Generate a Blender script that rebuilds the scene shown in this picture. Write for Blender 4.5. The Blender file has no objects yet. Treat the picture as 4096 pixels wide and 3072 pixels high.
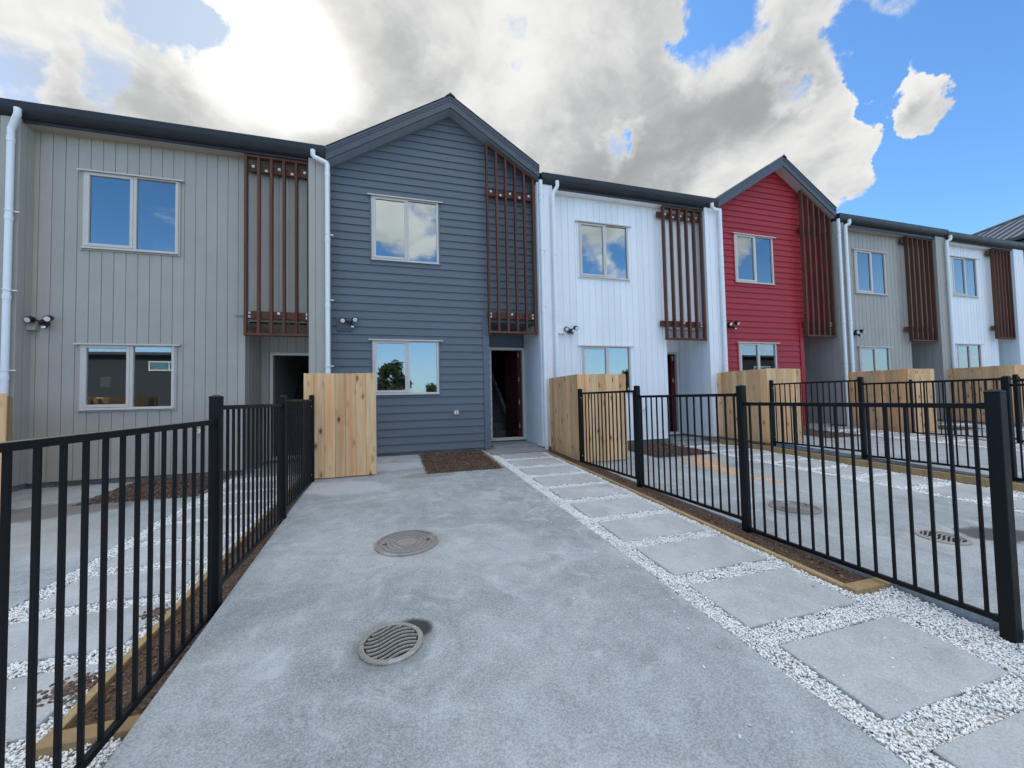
import bpy, math, random
import numpy as np
from mathutils import Matrix, Vector, noise as mnoise
C = bpy.context.scene
col = C.collection
random.seed(7)
rng = np.random.default_rng(11)

# ------------------------------------------------------------------ camera
F_PX, YAW, PITCH, ROLL = 1556.78, math.radians(16.345), math.radians(2.115), math.radians(-1.229)
CAM = (5.086, 0.0, 1.4)
cy, sy, cp, sp = math.cos(YAW), math.sin(YAW), math.cos(PITCH), math.sin(PITCH)
fwd = Vector((sy*cp, cy*cp, sp)); right = Vector((cy, -sy, 0)); up = right.cross(fwd)
r2 = right*math.cos(ROLL) + up*math.sin(ROLL); u2 = up*math.cos(ROLL) - right*math.sin(ROLL)
cd = bpy.data.cameras.new('camera'); cam = bpy.data.objects.new('camera', cd); col.objects.link(cam)
m = Matrix.Identity(4)
for i in range(3):
    m[i][0] = r2[i]; m[i][1] = u2[i]; m[i][2] = -fwd[i]; m[i][3] = CAM[i]
cam.matrix_world = m
cd.sensor_width = 36; cd.lens = F_PX/4096*36; cd.clip_start = 0.05; cd.clip_end = 3000
C.camera = cam

# ------------------------------------------------------------------ light
SUN_EL, SUN_AZ = 39.0, -15.0        # azimuth from +y towards +x
C.view_settings.view_transform = 'Standard'; C.view_settings.look = 'None'
C.view_settings.exposure = 1.25; C.view_settings.gamma = 1
C.view_settings.use_curve_mapping = False
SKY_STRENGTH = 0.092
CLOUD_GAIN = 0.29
REAR_FILL, HIGH_FILL = 2.25, 2.1  # extra brightness of unseen clouds behind and overhead, added to light the facades
sd = bpy.data.lights.new('sun', 'SUN'); sd.energy = 2.2; sd.angle = math.radians(10); sd.color = (1, .95, .88)
so = bpy.data.objects.new('sun', sd); col.objects.link(so)
se, sa = math.radians(SUN_EL), math.radians(SUN_AZ)
sundir = Vector((math.sin(sa)*math.cos(se), math.cos(sa)*math.cos(se), math.sin(se)))
so.rotation_euler = sundir.to_track_quat('Z', 'Y').to_euler()
so.location = sundir*60

class NT:
    def __init__(s, nt): s.nt = nt; s.n = nt.nodes; s.l = nt.links; s.n.clear()
    def new(s, t, **k):
        n = s.n.new(t)
        for a, b in k.items(): setattr(n, a, b)
        return n
    def put(s, sock, v):
        if isinstance(v, bpy.types.NodeSocket): s.l.new(v, sock)
        elif v is not None: sock.default_value = v
    def math(s, op, a, b=None, c=None, clamp=False):
        n = s.new('ShaderNodeMath', operation=op, use_clamp=clamp)
        for i, v in enumerate((a, b, c)):
            if v is not None: s.put(n.inputs[i], v)
        return n.outputs[0]
    def vmath(s, op, a, b=None, c=None, out=0):
        n = s.new('ShaderNodeVectorMath', operation=op)
        for i, v in enumerate((a, b, c)):
            if v is not None: s.put(n.inputs[i], v)
        return n.outputs[out]
    def noise(s, vec, scale, detail=3, rough=.55, dist=0, out='Fac'):
        n = s.new('ShaderNodeTexNoise')
        s.put(n.inputs['Vector'], vec); n.inputs['Scale'].default_value = scale
        n.inputs['Detail'].default_value = detail; n.inputs['Roughness'].default_value = rough
        n.inputs['Distortion'].default_value = dist
        return n.outputs[out]
    def rng(s, v, a, b, c=0, d=1, smooth=False, clamp=True):
        n = s.new('ShaderNodeMapRange'); n.clamp = clamp
        if smooth: n.interpolation_type = 'SMOOTHSTEP'
        s.put(n.inputs['Value'], v)
        for k, q in zip(('From Min', 'From Max', 'To Min', 'To Max'), (a, b, c, d)): s.put(n.inputs[k], q)
        return n.outputs['Result']
    def mix(s, f, a, b, mode='MIX'):
        n = s.new('ShaderNodeMix', data_type='RGBA', blend_type=mode)
        s.put(n.inputs[0], f)
        for i, v in ((6, a), (7, b)):
            s.put(n.inputs[i], (*v, 1) if isinstance(v, tuple) and len(v) == 3 else v)
        return n.outputs[2]
    def hsv(s, colr, val, sat=1):
        n = s.new('ShaderNodeHueSaturation'); s.put(n.inputs['Color'], colr if not isinstance(colr, tuple) else (*colr, 1))
        s.put(n.inputs['Value'], val); s.put(n.inputs['Saturation'], sat)
        return n.outputs[0]

w = bpy.data.worlds.new('World'); C.world = w; w.use_nodes = True
W = NT(w.node_tree)
tc = W.new('ShaderNodeTexCoord'); dirv = W.vmath('NORMALIZE', tc.outputs['Generated'])
sky = W.new('ShaderNodeTexSky', sky_type='NISHITA'); sky.sun_disc = False
sky.sun_elevation = se; sky.sun_rotation = sa; sky.altitude = 50; sky.dust_density = .6; sky.ozone_density = 2.2; sky.air_density = 1.0
# clouds: azimuth, elevation, angular radius, weight of each mass (or gap) of cloud
CL = [(20.5,40.9,28.2,0.55),(-29.5,28.1,18.7,0.50),(-9.4,29.6,24.1,0.35),(39.4,24.2,22.1,0.40),(54.9,34.5,8.9,0.42),(56.5,25.6,7.0,0.38),(45.9,30.3,12.1,0.30),(31.7,16.5,23.5,0.30),(63.8,26.6,2.9,1.1),(63.4,28.8,2.2,0.6),(60.6,28.0,2.0,-.9),(60.8,25.0,2.0,-.6),(61.3,31.5,2.0,-.6),(59.2,22.3,1.6,0.30),(46.4,39.5,5.2,-0.75),(52.5,33.0,2.5,-0.75),(31.3,31.5,2.7,-0.80),(34.5,31.8,1.6,-0.50),(-36.1,27.0,2.8,-0.50),(-23.2,35.6,5.6,-0.38),(-31.2,31.8,3.0,-0.45),(-27,38,4,-.4),(-8,23,3,-.45),(-24,24.5,2.5,-.4),(60.6,34.6,3.1,-0.35),(16.8,45.9,2.5,-0.35),(16.3,42.3,1.4,-0.30),(60.4,17.5,6.5,-0.45),(68.5,23.7,7.3,-0.50),(68.1,14.2,6.7,-0.50),(-17.2,31.7,2.6,-0.15),(64.5,31.3,4.6,-0.30),(61.8,24.0,2.3,-0.25),(57.9,10.4,5.3,-0.40),
      (178, 33, 13, .55), (150, 28, 9.5, .60), (131, 22.5, 6.5, .58), (118, 18.5, 6, .56), (180, 70, 32, .62), (95, 66, 32, .6), (265, 66, 32, .6), (215, 52, 14, .35), (165, 14, 6, .48), (196, 12, 6, .45), (140, 9, 7, .34), (0, 85, 40, .35)]  # clouds out of view; the high ones are added to light walls and ground
wd_ = W.noise(dirv, 6.5, 7, .60, out='Color')
wd_ = W.vmath('SCALE', W.vmath('SUBTRACT', wd_, (.5, .5, .5))); wd_.node.inputs['Scale'].default_value = .25
dirw = W.vmath('NORMALIZE', W.vmath('ADD', dirv, wd_))
dens = None
for az, el, ra, wt in CL:
    a, e, r = math.radians(az), math.radians(el), math.radians(ra)
    c = (math.sin(a)*math.cos(e), math.cos(a)*math.cos(e), math.sin(e))
    d = W.vmath('DOT_PRODUCT', dirw, c, out=1)
    b = W.rng(d, math.cos(r*1.15), math.cos(r*.35), 0, wt, smooth=True)
    dens = b if dens is None else W.math('ADD', dens, b)
sepd = W.new('ShaderNodeSeparateXYZ'); W.put(sepd.inputs[0], dirv)
zz = W.math('ADD', W.math('MAXIMUM', sepd.outputs[2], 0.0), 0.35)
pl = W.vmath('DIVIDE', dirv, None); W.l.new(zz, pl.node.inputs[1])
warp = W.noise(pl, 2.6, 5, .6, out='Color')
wv_ = W.vmath('SCALE', W.vmath('SUBTRACT', warp, (.5, .5, .5))); wv_.node.inputs['Scale'].default_value = .22
plw = W.vmath('ADD', pl, wv_)
n1 = W.noise(plw, 3.6, 12, .57)
n2 = W.noise(plw, 1.5, 4, .5)
f1 = W.math('MULTIPLY', W.math('SUBTRACT', n1, .5), 1.9)
dn = W.math('ADD', W.math('ADD', dens, f1), -.20)
alpha = W.rng(dn, -.05, .26, 0, 1, smooth=True)
# relief: each billow is brighter on the side turned to the sun
shx, shy = sundir.x/(sundir.z+.35), sundir.y/(sundir.z+.35)
tos = W.vmath('SUBTRACT', (shx, shy, sundir.z/(sundir.z+.35)), pl)
tos = W.vmath('NORMALIZE', tos)
def shifted(k):
    q = W.vmath('SCALE', tos); q.node.inputs['Scale'].default_value = k
    return W.vmath('ADD', plw, q)
rel1 = W.math('SUBTRACT', n1, W.noise(shifted(.05), 3.6, 12, .57))
n3 = W.noise(plw, 8.5, 8, .62)
rel2 = W.math('SUBTRACT', W.noise(plw, 1.9, 3, .5), W.noise(shifted(.13), 1.9, 3, .5))
thick = W.rng(W.math('ADD', dn, W.math('MULTIPLY', W.math('SUBTRACT', n2, .5), 1.8)), .05, 1.55, 0, 1)
lum = W.math('SUBTRACT', 1.10, W.math('MULTIPLY', thick, .56))
lum = W.math('ADD', lum, W.math('MULTIPLY', rel1, 1.9))
lum = W.math('ADD', lum, W.math('MULTIPLY', rel2, 1.5))
lum = W.math('ADD', lum, W.math('MULTIPLY', W.math('SUBTRACT', n3, .5), .34))
lum = W.math('MULTIPLY_ADD', W.math('TANH', W.math('DIVIDE', W.math('SUBTRACT', lum, .80), .36)), .32, .74)
sdot = W.vmath('DOT_PRODUCT', dirv, tuple(sundir), out=1)
glow = W.math('POWER', W.math('MAXIMUM', sdot, 0), 210)
glow2 = W.math('POWER', W.math('MAXIMUM', sdot, 0), 9)
ccol = W.vmath('MULTIPLY', W.mix(W.rng(lum, .5, 1.0), (.97, 1.0, 1.03), (1.0, 1.0, .975)), None)
cx_ = W.new('ShaderNodeCombineXYZ'); [W.l.new(lum, cx_.inputs[i]) for i in range(3)]; W.l.new(cx_.outputs[0], ccol.node.inputs[1])
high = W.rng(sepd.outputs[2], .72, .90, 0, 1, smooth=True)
front = W.math('ADD', W.rng(sdot, .25, -.35, 1.0, REAR_FILL), W.math('MULTIPLY', high, HIGH_FILL))  # cloud gain rises behind and overhead as added fill light
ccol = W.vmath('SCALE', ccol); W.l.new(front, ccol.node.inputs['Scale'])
add = W.vmath('SCALE', (1.0, .94, .82)); W.l.new(W.math('ADD', W.math('MULTIPLY', glow, 1.6), W.math('MULTIPLY', glow2, .10)), add.node.inputs['Scale'])
ccol = W.vmath('ADD', ccol, add)
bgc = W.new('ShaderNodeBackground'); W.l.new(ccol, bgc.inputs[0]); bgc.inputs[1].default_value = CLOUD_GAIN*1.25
bgs = W.new('ShaderNodeBackground')
skc = W.mix(1.0, sky.outputs[0], (.60, .90, 1.14), 'MULTIPLY')
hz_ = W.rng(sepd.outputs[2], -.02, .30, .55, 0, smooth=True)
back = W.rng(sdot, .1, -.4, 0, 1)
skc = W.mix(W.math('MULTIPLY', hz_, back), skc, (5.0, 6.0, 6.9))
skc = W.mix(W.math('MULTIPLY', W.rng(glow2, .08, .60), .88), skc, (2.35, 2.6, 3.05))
W.l.new(skc, bgs.inputs[0]); W.l.new(W.math('MULTIPLY', W.rng(sdot, .25, -.35, 1.0, 1.35), SKY_STRENGTH), bgs.inputs[1])  # unseen rear sky brightened to lift the walls
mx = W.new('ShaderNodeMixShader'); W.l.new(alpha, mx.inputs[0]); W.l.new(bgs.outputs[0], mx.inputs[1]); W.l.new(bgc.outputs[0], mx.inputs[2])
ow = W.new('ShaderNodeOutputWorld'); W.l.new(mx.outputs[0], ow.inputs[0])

# ------------------------------------------------------------------ materials
def mat(name):
    m_ = bpy.data.materials.new(name); m_.use_nodes = True
    t = NT(m_.node_tree)
    o = t.new('ShaderNodeOutputMaterial'); b = t.new('ShaderNodeBsdfPrincipled')
    t.l.new(b.outputs[0], o.inputs[0])
    g = t.new('ShaderNodeNewGeometry')
    t.pos = g.outputs['Position']; t.geo = g; t.b = b
    return m_, t
def bump(t, h, s=.3, d=.01):
    n = t.new('ShaderNodeBump'); t.put(n.inputs['Height'], h); n.inputs['Strength'].default_value = s; n.inputs['Distance'].default_value = d
    t.l.new(n.outputs[0], t.b.inputs['Normal'])
def rnd(t):
    a = t.new('ShaderNodeAttribute'); a.attribute_name = 'rnd'; return a.outputs['Fac']
def scaled(t, v, s): return t.vmath('MULTIPLY', v, s)

def m_paint(name, c, rough=.55, var=.10, grain=(1, 1, 1), boards=False, spec=.3):
    m_, t = mat(name)
    n = t.noise(scaled(t, t.pos, grain), 2.2, 6, .6)
    n2 = t.noise(scaled(t, t.pos, grain), 45, 3, .6)
    v = t.math('ADD', t.rng(n, .3, .7, 1-var, 1+var), t.math('MULTIPLY', t.math('SUBTRACT', n2, .5), var*.9))
    if boards: v = t.math('ADD', v, t.math('MULTIPLY', t.math('SUBTRACT', rnd(t), .5), .07))
    t.l.new(t.hsv(c, v), t.b.inputs['Base Color'])
    t.l.new(t.rng(n, .3, .7, rough-.08, rough+.08), t.b.inputs['Roughness'])
    t.b.inputs['Specular IOR Level'].default_value = spec
    bump(t, t.noise(scaled(t, t.pos, grain), 60, 4, .6), .12, .004)
    return m_
def m_metal(name, c, rough=.4, metallic=0.0, spec=.5, var=.15):
    m_, t = mat(name); t.b.inputs['Specular IOR Level'].default_value = spec
    n = t.noise(t.pos, 6, 4)
    t.l.new(t.hsv(c, t.rng(n, .3, .7, 1-var, 1+var)), t.b.inputs['Base Color'])
    t.l.new(t.rng(n, .3, .7, rough-.06, rough+.1), t.b.inputs['Roughness']); t.b.inputs['Metallic'].default_value = metallic
    bump(t, t.noise(t.pos, 160, 2), .05, .002)
    return m_
def m_pine(name='pine', c0=(.87, .57, .31), c1=(.76, .38, .165), knots=True, sc=1.0):
    m_, t = mat(name)
    r = rnd(t)
    off = t.vmath('SCALE', (13.1, 7.7, 5.3)); t.l.new(r, off.node.inputs['Scale'])
    p = t.vmath('ADD', t.pos, off)
    gr = t.noise(scaled(t, p, (9, 9, .55)), 3.0*sc, 6, .65, .6)
    fine = t.noise(scaled(t, p, (60, 60, 1.3)), 3.0, 3, .6)
    red = t.noise(scaled(t, p, (5, 5, .22)), 1.7, 2, .5)
    colr = t.mix(t.rng(gr, .38, .66), c0, tuple(x*.74 for x in c0))
    colr = t.mix(t.rng(red, .50, .64, 0, .9), colr, c1)
    colr = t.mix(t.math('MULTIPLY', t.rng(fine, .5, .8), .35), colr, tuple(x*.6 for x in c0))
    if knots:
        vn = t.new('ShaderNodeTexVoronoi'); vn.feature = 'F1'
        t.put(vn.inputs['Vector'], t.vmath('ADD', scaled(t, p, (7.5, 7.5, 3.4)), t.vmath('SCALE', t.noise(p, 3, 2, out='Color'))))
        vn.inputs['Vector'].links[0].from_node.inputs[1].links[0].from_node.inputs['Scale'].default_value = .35
        vn.inputs['Scale'].default_value = 1.0
        kn = t.rng(vn.outputs['Distance'], .09, .17, 1, 0, smooth=True)
        ring = t.rng(vn.outputs['Distance'], .16, .34, .55, 0, smooth=True)
        colr = t.mix(ring, colr, (.46, .25, .11))
        colr = t.mix(kn, colr, (.17, .08, .04))
    colr = t.mix(t.rng(t.math('FRACT', t.math('MULTIPLY', r, 7.3)), .35, 1, 0, .35), colr, c1)
    colr = t.hsv(colr, t.rng(r, 0, 1, .80, 1.12))
    t.l.new(colr, t.b.inputs['Base Color']); t.b.inputs['Roughness'].default_value = .72
    t.b.inputs['Specular IOR Level'].default_value = .2
    bump(t, gr, .15, .004)
    return m_
def stainmask(t, x, y, rx, ry, ang=0.0, rag=.5, nsc=5):
    v = t.vmath('SUBTRACT', t.pos, (x, y, 0))
    if ang:
        ro = t.new('ShaderNodeVectorRotate', rotation_type='Z_AXIS'); t.put(ro.inputs['Vector'], v); ro.inputs['Angle'].default_value = ang; v = ro.outputs[0]
    v = scaled(t, v, (1/rx, 1/ry, 0))
    L = t.vmath('LENGTH', v, out=1)
    L = t.math('ADD', L, t.math('MULTIPLY', t.math('SUBTRACT', t.noise(t.pos, nsc, 4, .6), .5), rag*2))
    return t.rng(L, .65, 1.05, 1, 0, smooth=True)
def m_concrete(name, lo=(.17, .19, .20), hi=(.46, .49, .505), stains=()):
    m_, t = mat(name)
    big = t.noise(t.pos, .62, 4, .6, .9); mid = t.noise(t.pos, 3.4, 5, .65, .8)
    strk = t.noise(scaled(t, t.pos, (1, .45, 1)), 9, 4, .6)
    sp = t.noise(t.pos, 92, 3, .7); sp2 = t.noise(t.pos, 150, 2, .6)
    f = t.math('ADD', t.math('MULTIPLY', t.rng(big, .36, .64), .34), t.math('MULTIPLY', t.rng(mid, .36, .66), .28))
    f = t.math('ADD', f, t.math('MULTIPLY', t.rng(strk, .35, .7), .10))
    f = t.math('ADD', f, t.math('MULTIPLY', t.rng(sp, .40, .60), .42)); f = t.math('ADD', f, t.math('MULTIPLY', t.math('SUBTRACT', sp2, .5), 1.0), clamp=True)
    colr = t.mix(f, lo, hi)
    tan = t.noise(t.vmath('ADD', t.pos, (9.3, 2.2, 0)), 1.6, 4, .6)
    colr = t.mix(t.rng(tan, .56, .72, 0, .32), colr, (.27, .25, .21))
    white = t.noise(t.vmath('ADD', t.pos, (3.1, 7.4, 0)), 2.7, 6, .7, 1.2)
    colr = t.mix(t.rng(white, .54, .72, 0, .62), colr, (.53, .56, .60))
    dk = t.noise(t.vmath('ADD', t.pos, (1.7, 5.9, 0)), 5.2, 7, .75, .6)
    colr = t.mix(t.rng(dk, .56, .72, 0, .38), colr, (.17, .18, .18))
    for (x, y, rx, ry, ang, c, k) in stains:
        colr = t.mix(t.math('MULTIPLY', stainmask(t, x, y, rx, ry, ang), k), colr, c)
    t.l.new(colr, t.b.inputs['Base Color']); t.l.new(t.rng(mid, .3, .7, .62, .85), t.b.inputs['Roughness'])
    t.b.inputs['Specular IOR Level'].default_value = .3
    bump(t, t.math('ADD', sp, t.math('MULTIPLY', mid, .6)), .35, .006)
    return m_
def m_soil(name, c=(.105, .070, .050)):
    m_, t = mat(name)
    n = t.noise(t.pos, 6, 6, .7); n2 = t.noise(t.pos, 70, 4, .7)
    colr = t.mix(t.rng(n2, .35, .7), tuple(x*.55 for x in c), tuple(x*1.9 for x in c))
    colr = t.mix(t.rng(n, .5, .7, 0, .4), colr, (.15, .115, .085))
    t.l.new(colr, t.b.inputs['Base Color']); t.b.inputs['Roughness'].default_value = .95
    t.b.inputs['Specular IOR Level'].default_value = .1
    bump(t, n2, .8, .02)
    return m_
def m_rnd(name, a, b, c=None, rough=.8):
    m_, t = mat(name)
    r = rnd(t); colr = t.mix(r, a, b)
    if c: colr = t.mix(t.rng(r, .985, .99), colr, c)
    n = t.noise(t.pos, 90, 3)
    colr = t.hsv(colr, t.rng(n, .3, .7, .88, 1.08))
    t.l.new(colr, t.b.inputs['Base Color']); t.b.inputs['Roughness'].default_value = rough
    t.b.inputs['Specular IOR Level'].default_value = .25
    return m_
def m_glass(name):
    m_ = bpy.data.materials.new(name); m_.use_nodes = True; t = NT(m_.node_tree)
    o = t.new('ShaderNodeOutputMaterial'); mx_ = t.new('ShaderNodeMixShader')
    tr = t.new('ShaderNodeBsdfTransparent'); tr.inputs[0].default_value = (.62, .68, .68, 1)
    gl = t.new('ShaderNodeBsdfGlossy'); gl.inputs['Roughness'].default_value = .004; gl.inputs[0].default_value = (.90, .97, 1, 1)
    lw = t.new('ShaderNodeFresnel'); lw.inputs[0].default_value = 1.52
    g = t.new('ShaderNodeNewGeometry')
    wv = t.new('ShaderNodeBump'); wv.inputs['Strength'].default_value = .05; wv.inputs['Distance'].default_value = .002
    t.put(wv.inputs['Height'], t.noise(g.outputs['Position'], 1.6, 1)); t.l.new(wv.outputs[0], gl.inputs['Normal'])
    t.l.new(t.math('ADD', t.math('MULTIPLY', lw.outputs[0], .9), .17, clamp=True), mx_.inputs[0])
    t.l.new(tr.outputs[0], mx_.inputs[1]); t.l.new(gl.outputs[0], mx_.inputs[2]); t.l.new(mx_.outputs[0], o.inputs[0])
    return m_
def m_bark(name, c): return m_paint(name, c, .9, .3, (6, 6, .8))

M = {}
M['grey'] = m_paint('grey_cladding_paint', (.405, .375, .328), .6, .05, boards=True)
M['blue'] = m_paint('slate_blue_paint', (.128, .148, .172), .55, .07, (.5, 1, 4), boards=True)
M['white'] = m_paint('white_cladding_paint', (.86, .865, .87), .5, .02, boards=True)
M['red'] = m_paint('red_weatherboard_paint', (.375, .028, .035), .5, .08, (.5, 1, 4), boards=True)
M['slate'] = m_metal('slate_roof_steel', (.062, .074, .092), .38)
M['gutter'] = m_metal('dark_gutter_steel', (.022, .025, .030), .36, 0, .35)
M['frame'] = m_metal('beige_window_frame', (.60, .545, .49), .4, 0, .5, .03)
M['pvc'] = m_metal('white_pipe_plastic', (.82, .84, .85), .35, 0, .5, .02)
M['fence'] = m_metal('black_powder_coat', (.006, .007, .008), .5, 0.0, .22)
M['pine'] = m_pine()
M['edge'] = m_pine('treated_edging_timber', (.44, .31, .155), (.36, .24, .12), knots=False)
M['stain'] = m_pine('red_brown_stained_timber', (.150, .069, .048), (.115, .048, .032), knots=False)
M['glass'] = m_glass('window_glass')
M['conc'] = m_concrete('driveway_concrete', stains=[
    (5.04, 2.36, .27, .26, .1, (.15, .155, .145), .6), (5.15, 2.465, .125, .115, .6, (.03, .032, .03), .93),
    (5.15, 3.75, .38, .32, 0, (.26, .24, .21), .5), (5.55, 6.35, .5, .18, 0, (.20, .16, .13), .45),
    (4.9, 7.2, .9, .35, 0, (.52, .54, .57), .7), (4.3, 6.0, .8, .4, .3, (.50, .52, .55), .5),
    (10.35, 2.25, .42, .20, .2, (.045, .042, .038), .85), (9.75, 2.34, .34, .25, 0, (.40, .40, .36), .6), (9.4, 3.4, .45, .35, 0, (.22, .22, .21), .5),
    (.6, 6.6, 1.3, .5, -.2, (.12, .095, .075), .7), (1.2, 5.6, 1.2, .7, .2, (.36, .34, .28), .4)])
M['porch'] = m_concrete('porch_concrete', (.20, .21, .215), (.36, .37, .375))
M['found'] = m_concrete('foundation_concrete', (.10, .105, .105), (.24, .24, .235))
M['paver'] = m_concrete('paver_concrete', (.30, .315, .32), (.53, .545, .55))
M['soil'] = m_soil('garden_soil')
M['gravelbed'] = m_soil('gravel_bed', (.66, .65, .63))
M['pebble'] = m_rnd('white_pebble', (.80, .795, .765), (.93, .93, .91), (.20, .13, .10), .7)
M['mulch'] = m_rnd('bark_chip', (.085, .054, .040), (.27, .18, .13), None, .9)
M['dust'] = m_rnd('orange_sawdust', (.66, .40, .22), (.80, .56, .36))
M['soffitblue_bounce'] = m_paint('blue_grey_soffit_bounce_lit', (.27, .31, .35), .6, .04)  # soffit colour lightened to hold the light bounced up from the ground
M['soffitgrey_bounce'] = m_paint('warm_grey_soffit_bounce_lit', (.42, .38, .38), .6, .04)  # likewise lightened: ground bounce put into the soffit colour
M['iron'] = m_concrete('cast_iron', (.14, .125, .12), (.30, .275, .26))
M['grate'] = m_concrete('cast_grate_iron', (.16, .155, .14), (.42, .40, .36))
M['black'] = m_metal('black_plastic', (.012, .012, .014), .3)
M['hole_shade'] = m_metal('hole_shade_black', (.006, .006, .006), .9)  # near-black colour for the shade inside drain openings
M['lens'] = m_metal('lamp_lens', (.75, .75, .75), .12)
M['galv'] = m_metal('galvanised_washer', (.72, .72, .70), .35, .3)
M['brass'] = m_metal('brass', (.45, .30, .12), .3, .8)
M['door'] = m_paint('maroon_door_paint', (.060, .010, .014), .22, .15, spec=.5)
M['wrap'] = m_paint('door_edge_red', (.22, .03, .03), .35, .2)
M['inwall'] = m_paint('interior_wall_paint', (.80, .80, .80), .8, .03)
M['infloor'] = m_paint('interior_floor', (.10, .095, .09), .7, .2)
M['asphalt'] = m_concrete('asphalt', (.035, .037, .04), (.065, .067, .07))
M['earth'] = m_soil('bare_ground', (.11, .10, .075))
M['leafd'] = m_rnd('dark_leaf', (.030, .052, .016), (.075, .105, .035), None, .6)
M['bark'] = m_bark('tree_bark', (.11, .085, .06))
M['darkhouse'] = m_paint('charcoal_weatherboard_paint', (.045, .050, .055), .6, .1)
M['paper'] = m_paint('window_sticker_paper', (.80, .82, .72), .7, .03)
M['cbox'] = m_paint('cardboard', (.34, .20, .10), .8, .15)

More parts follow.
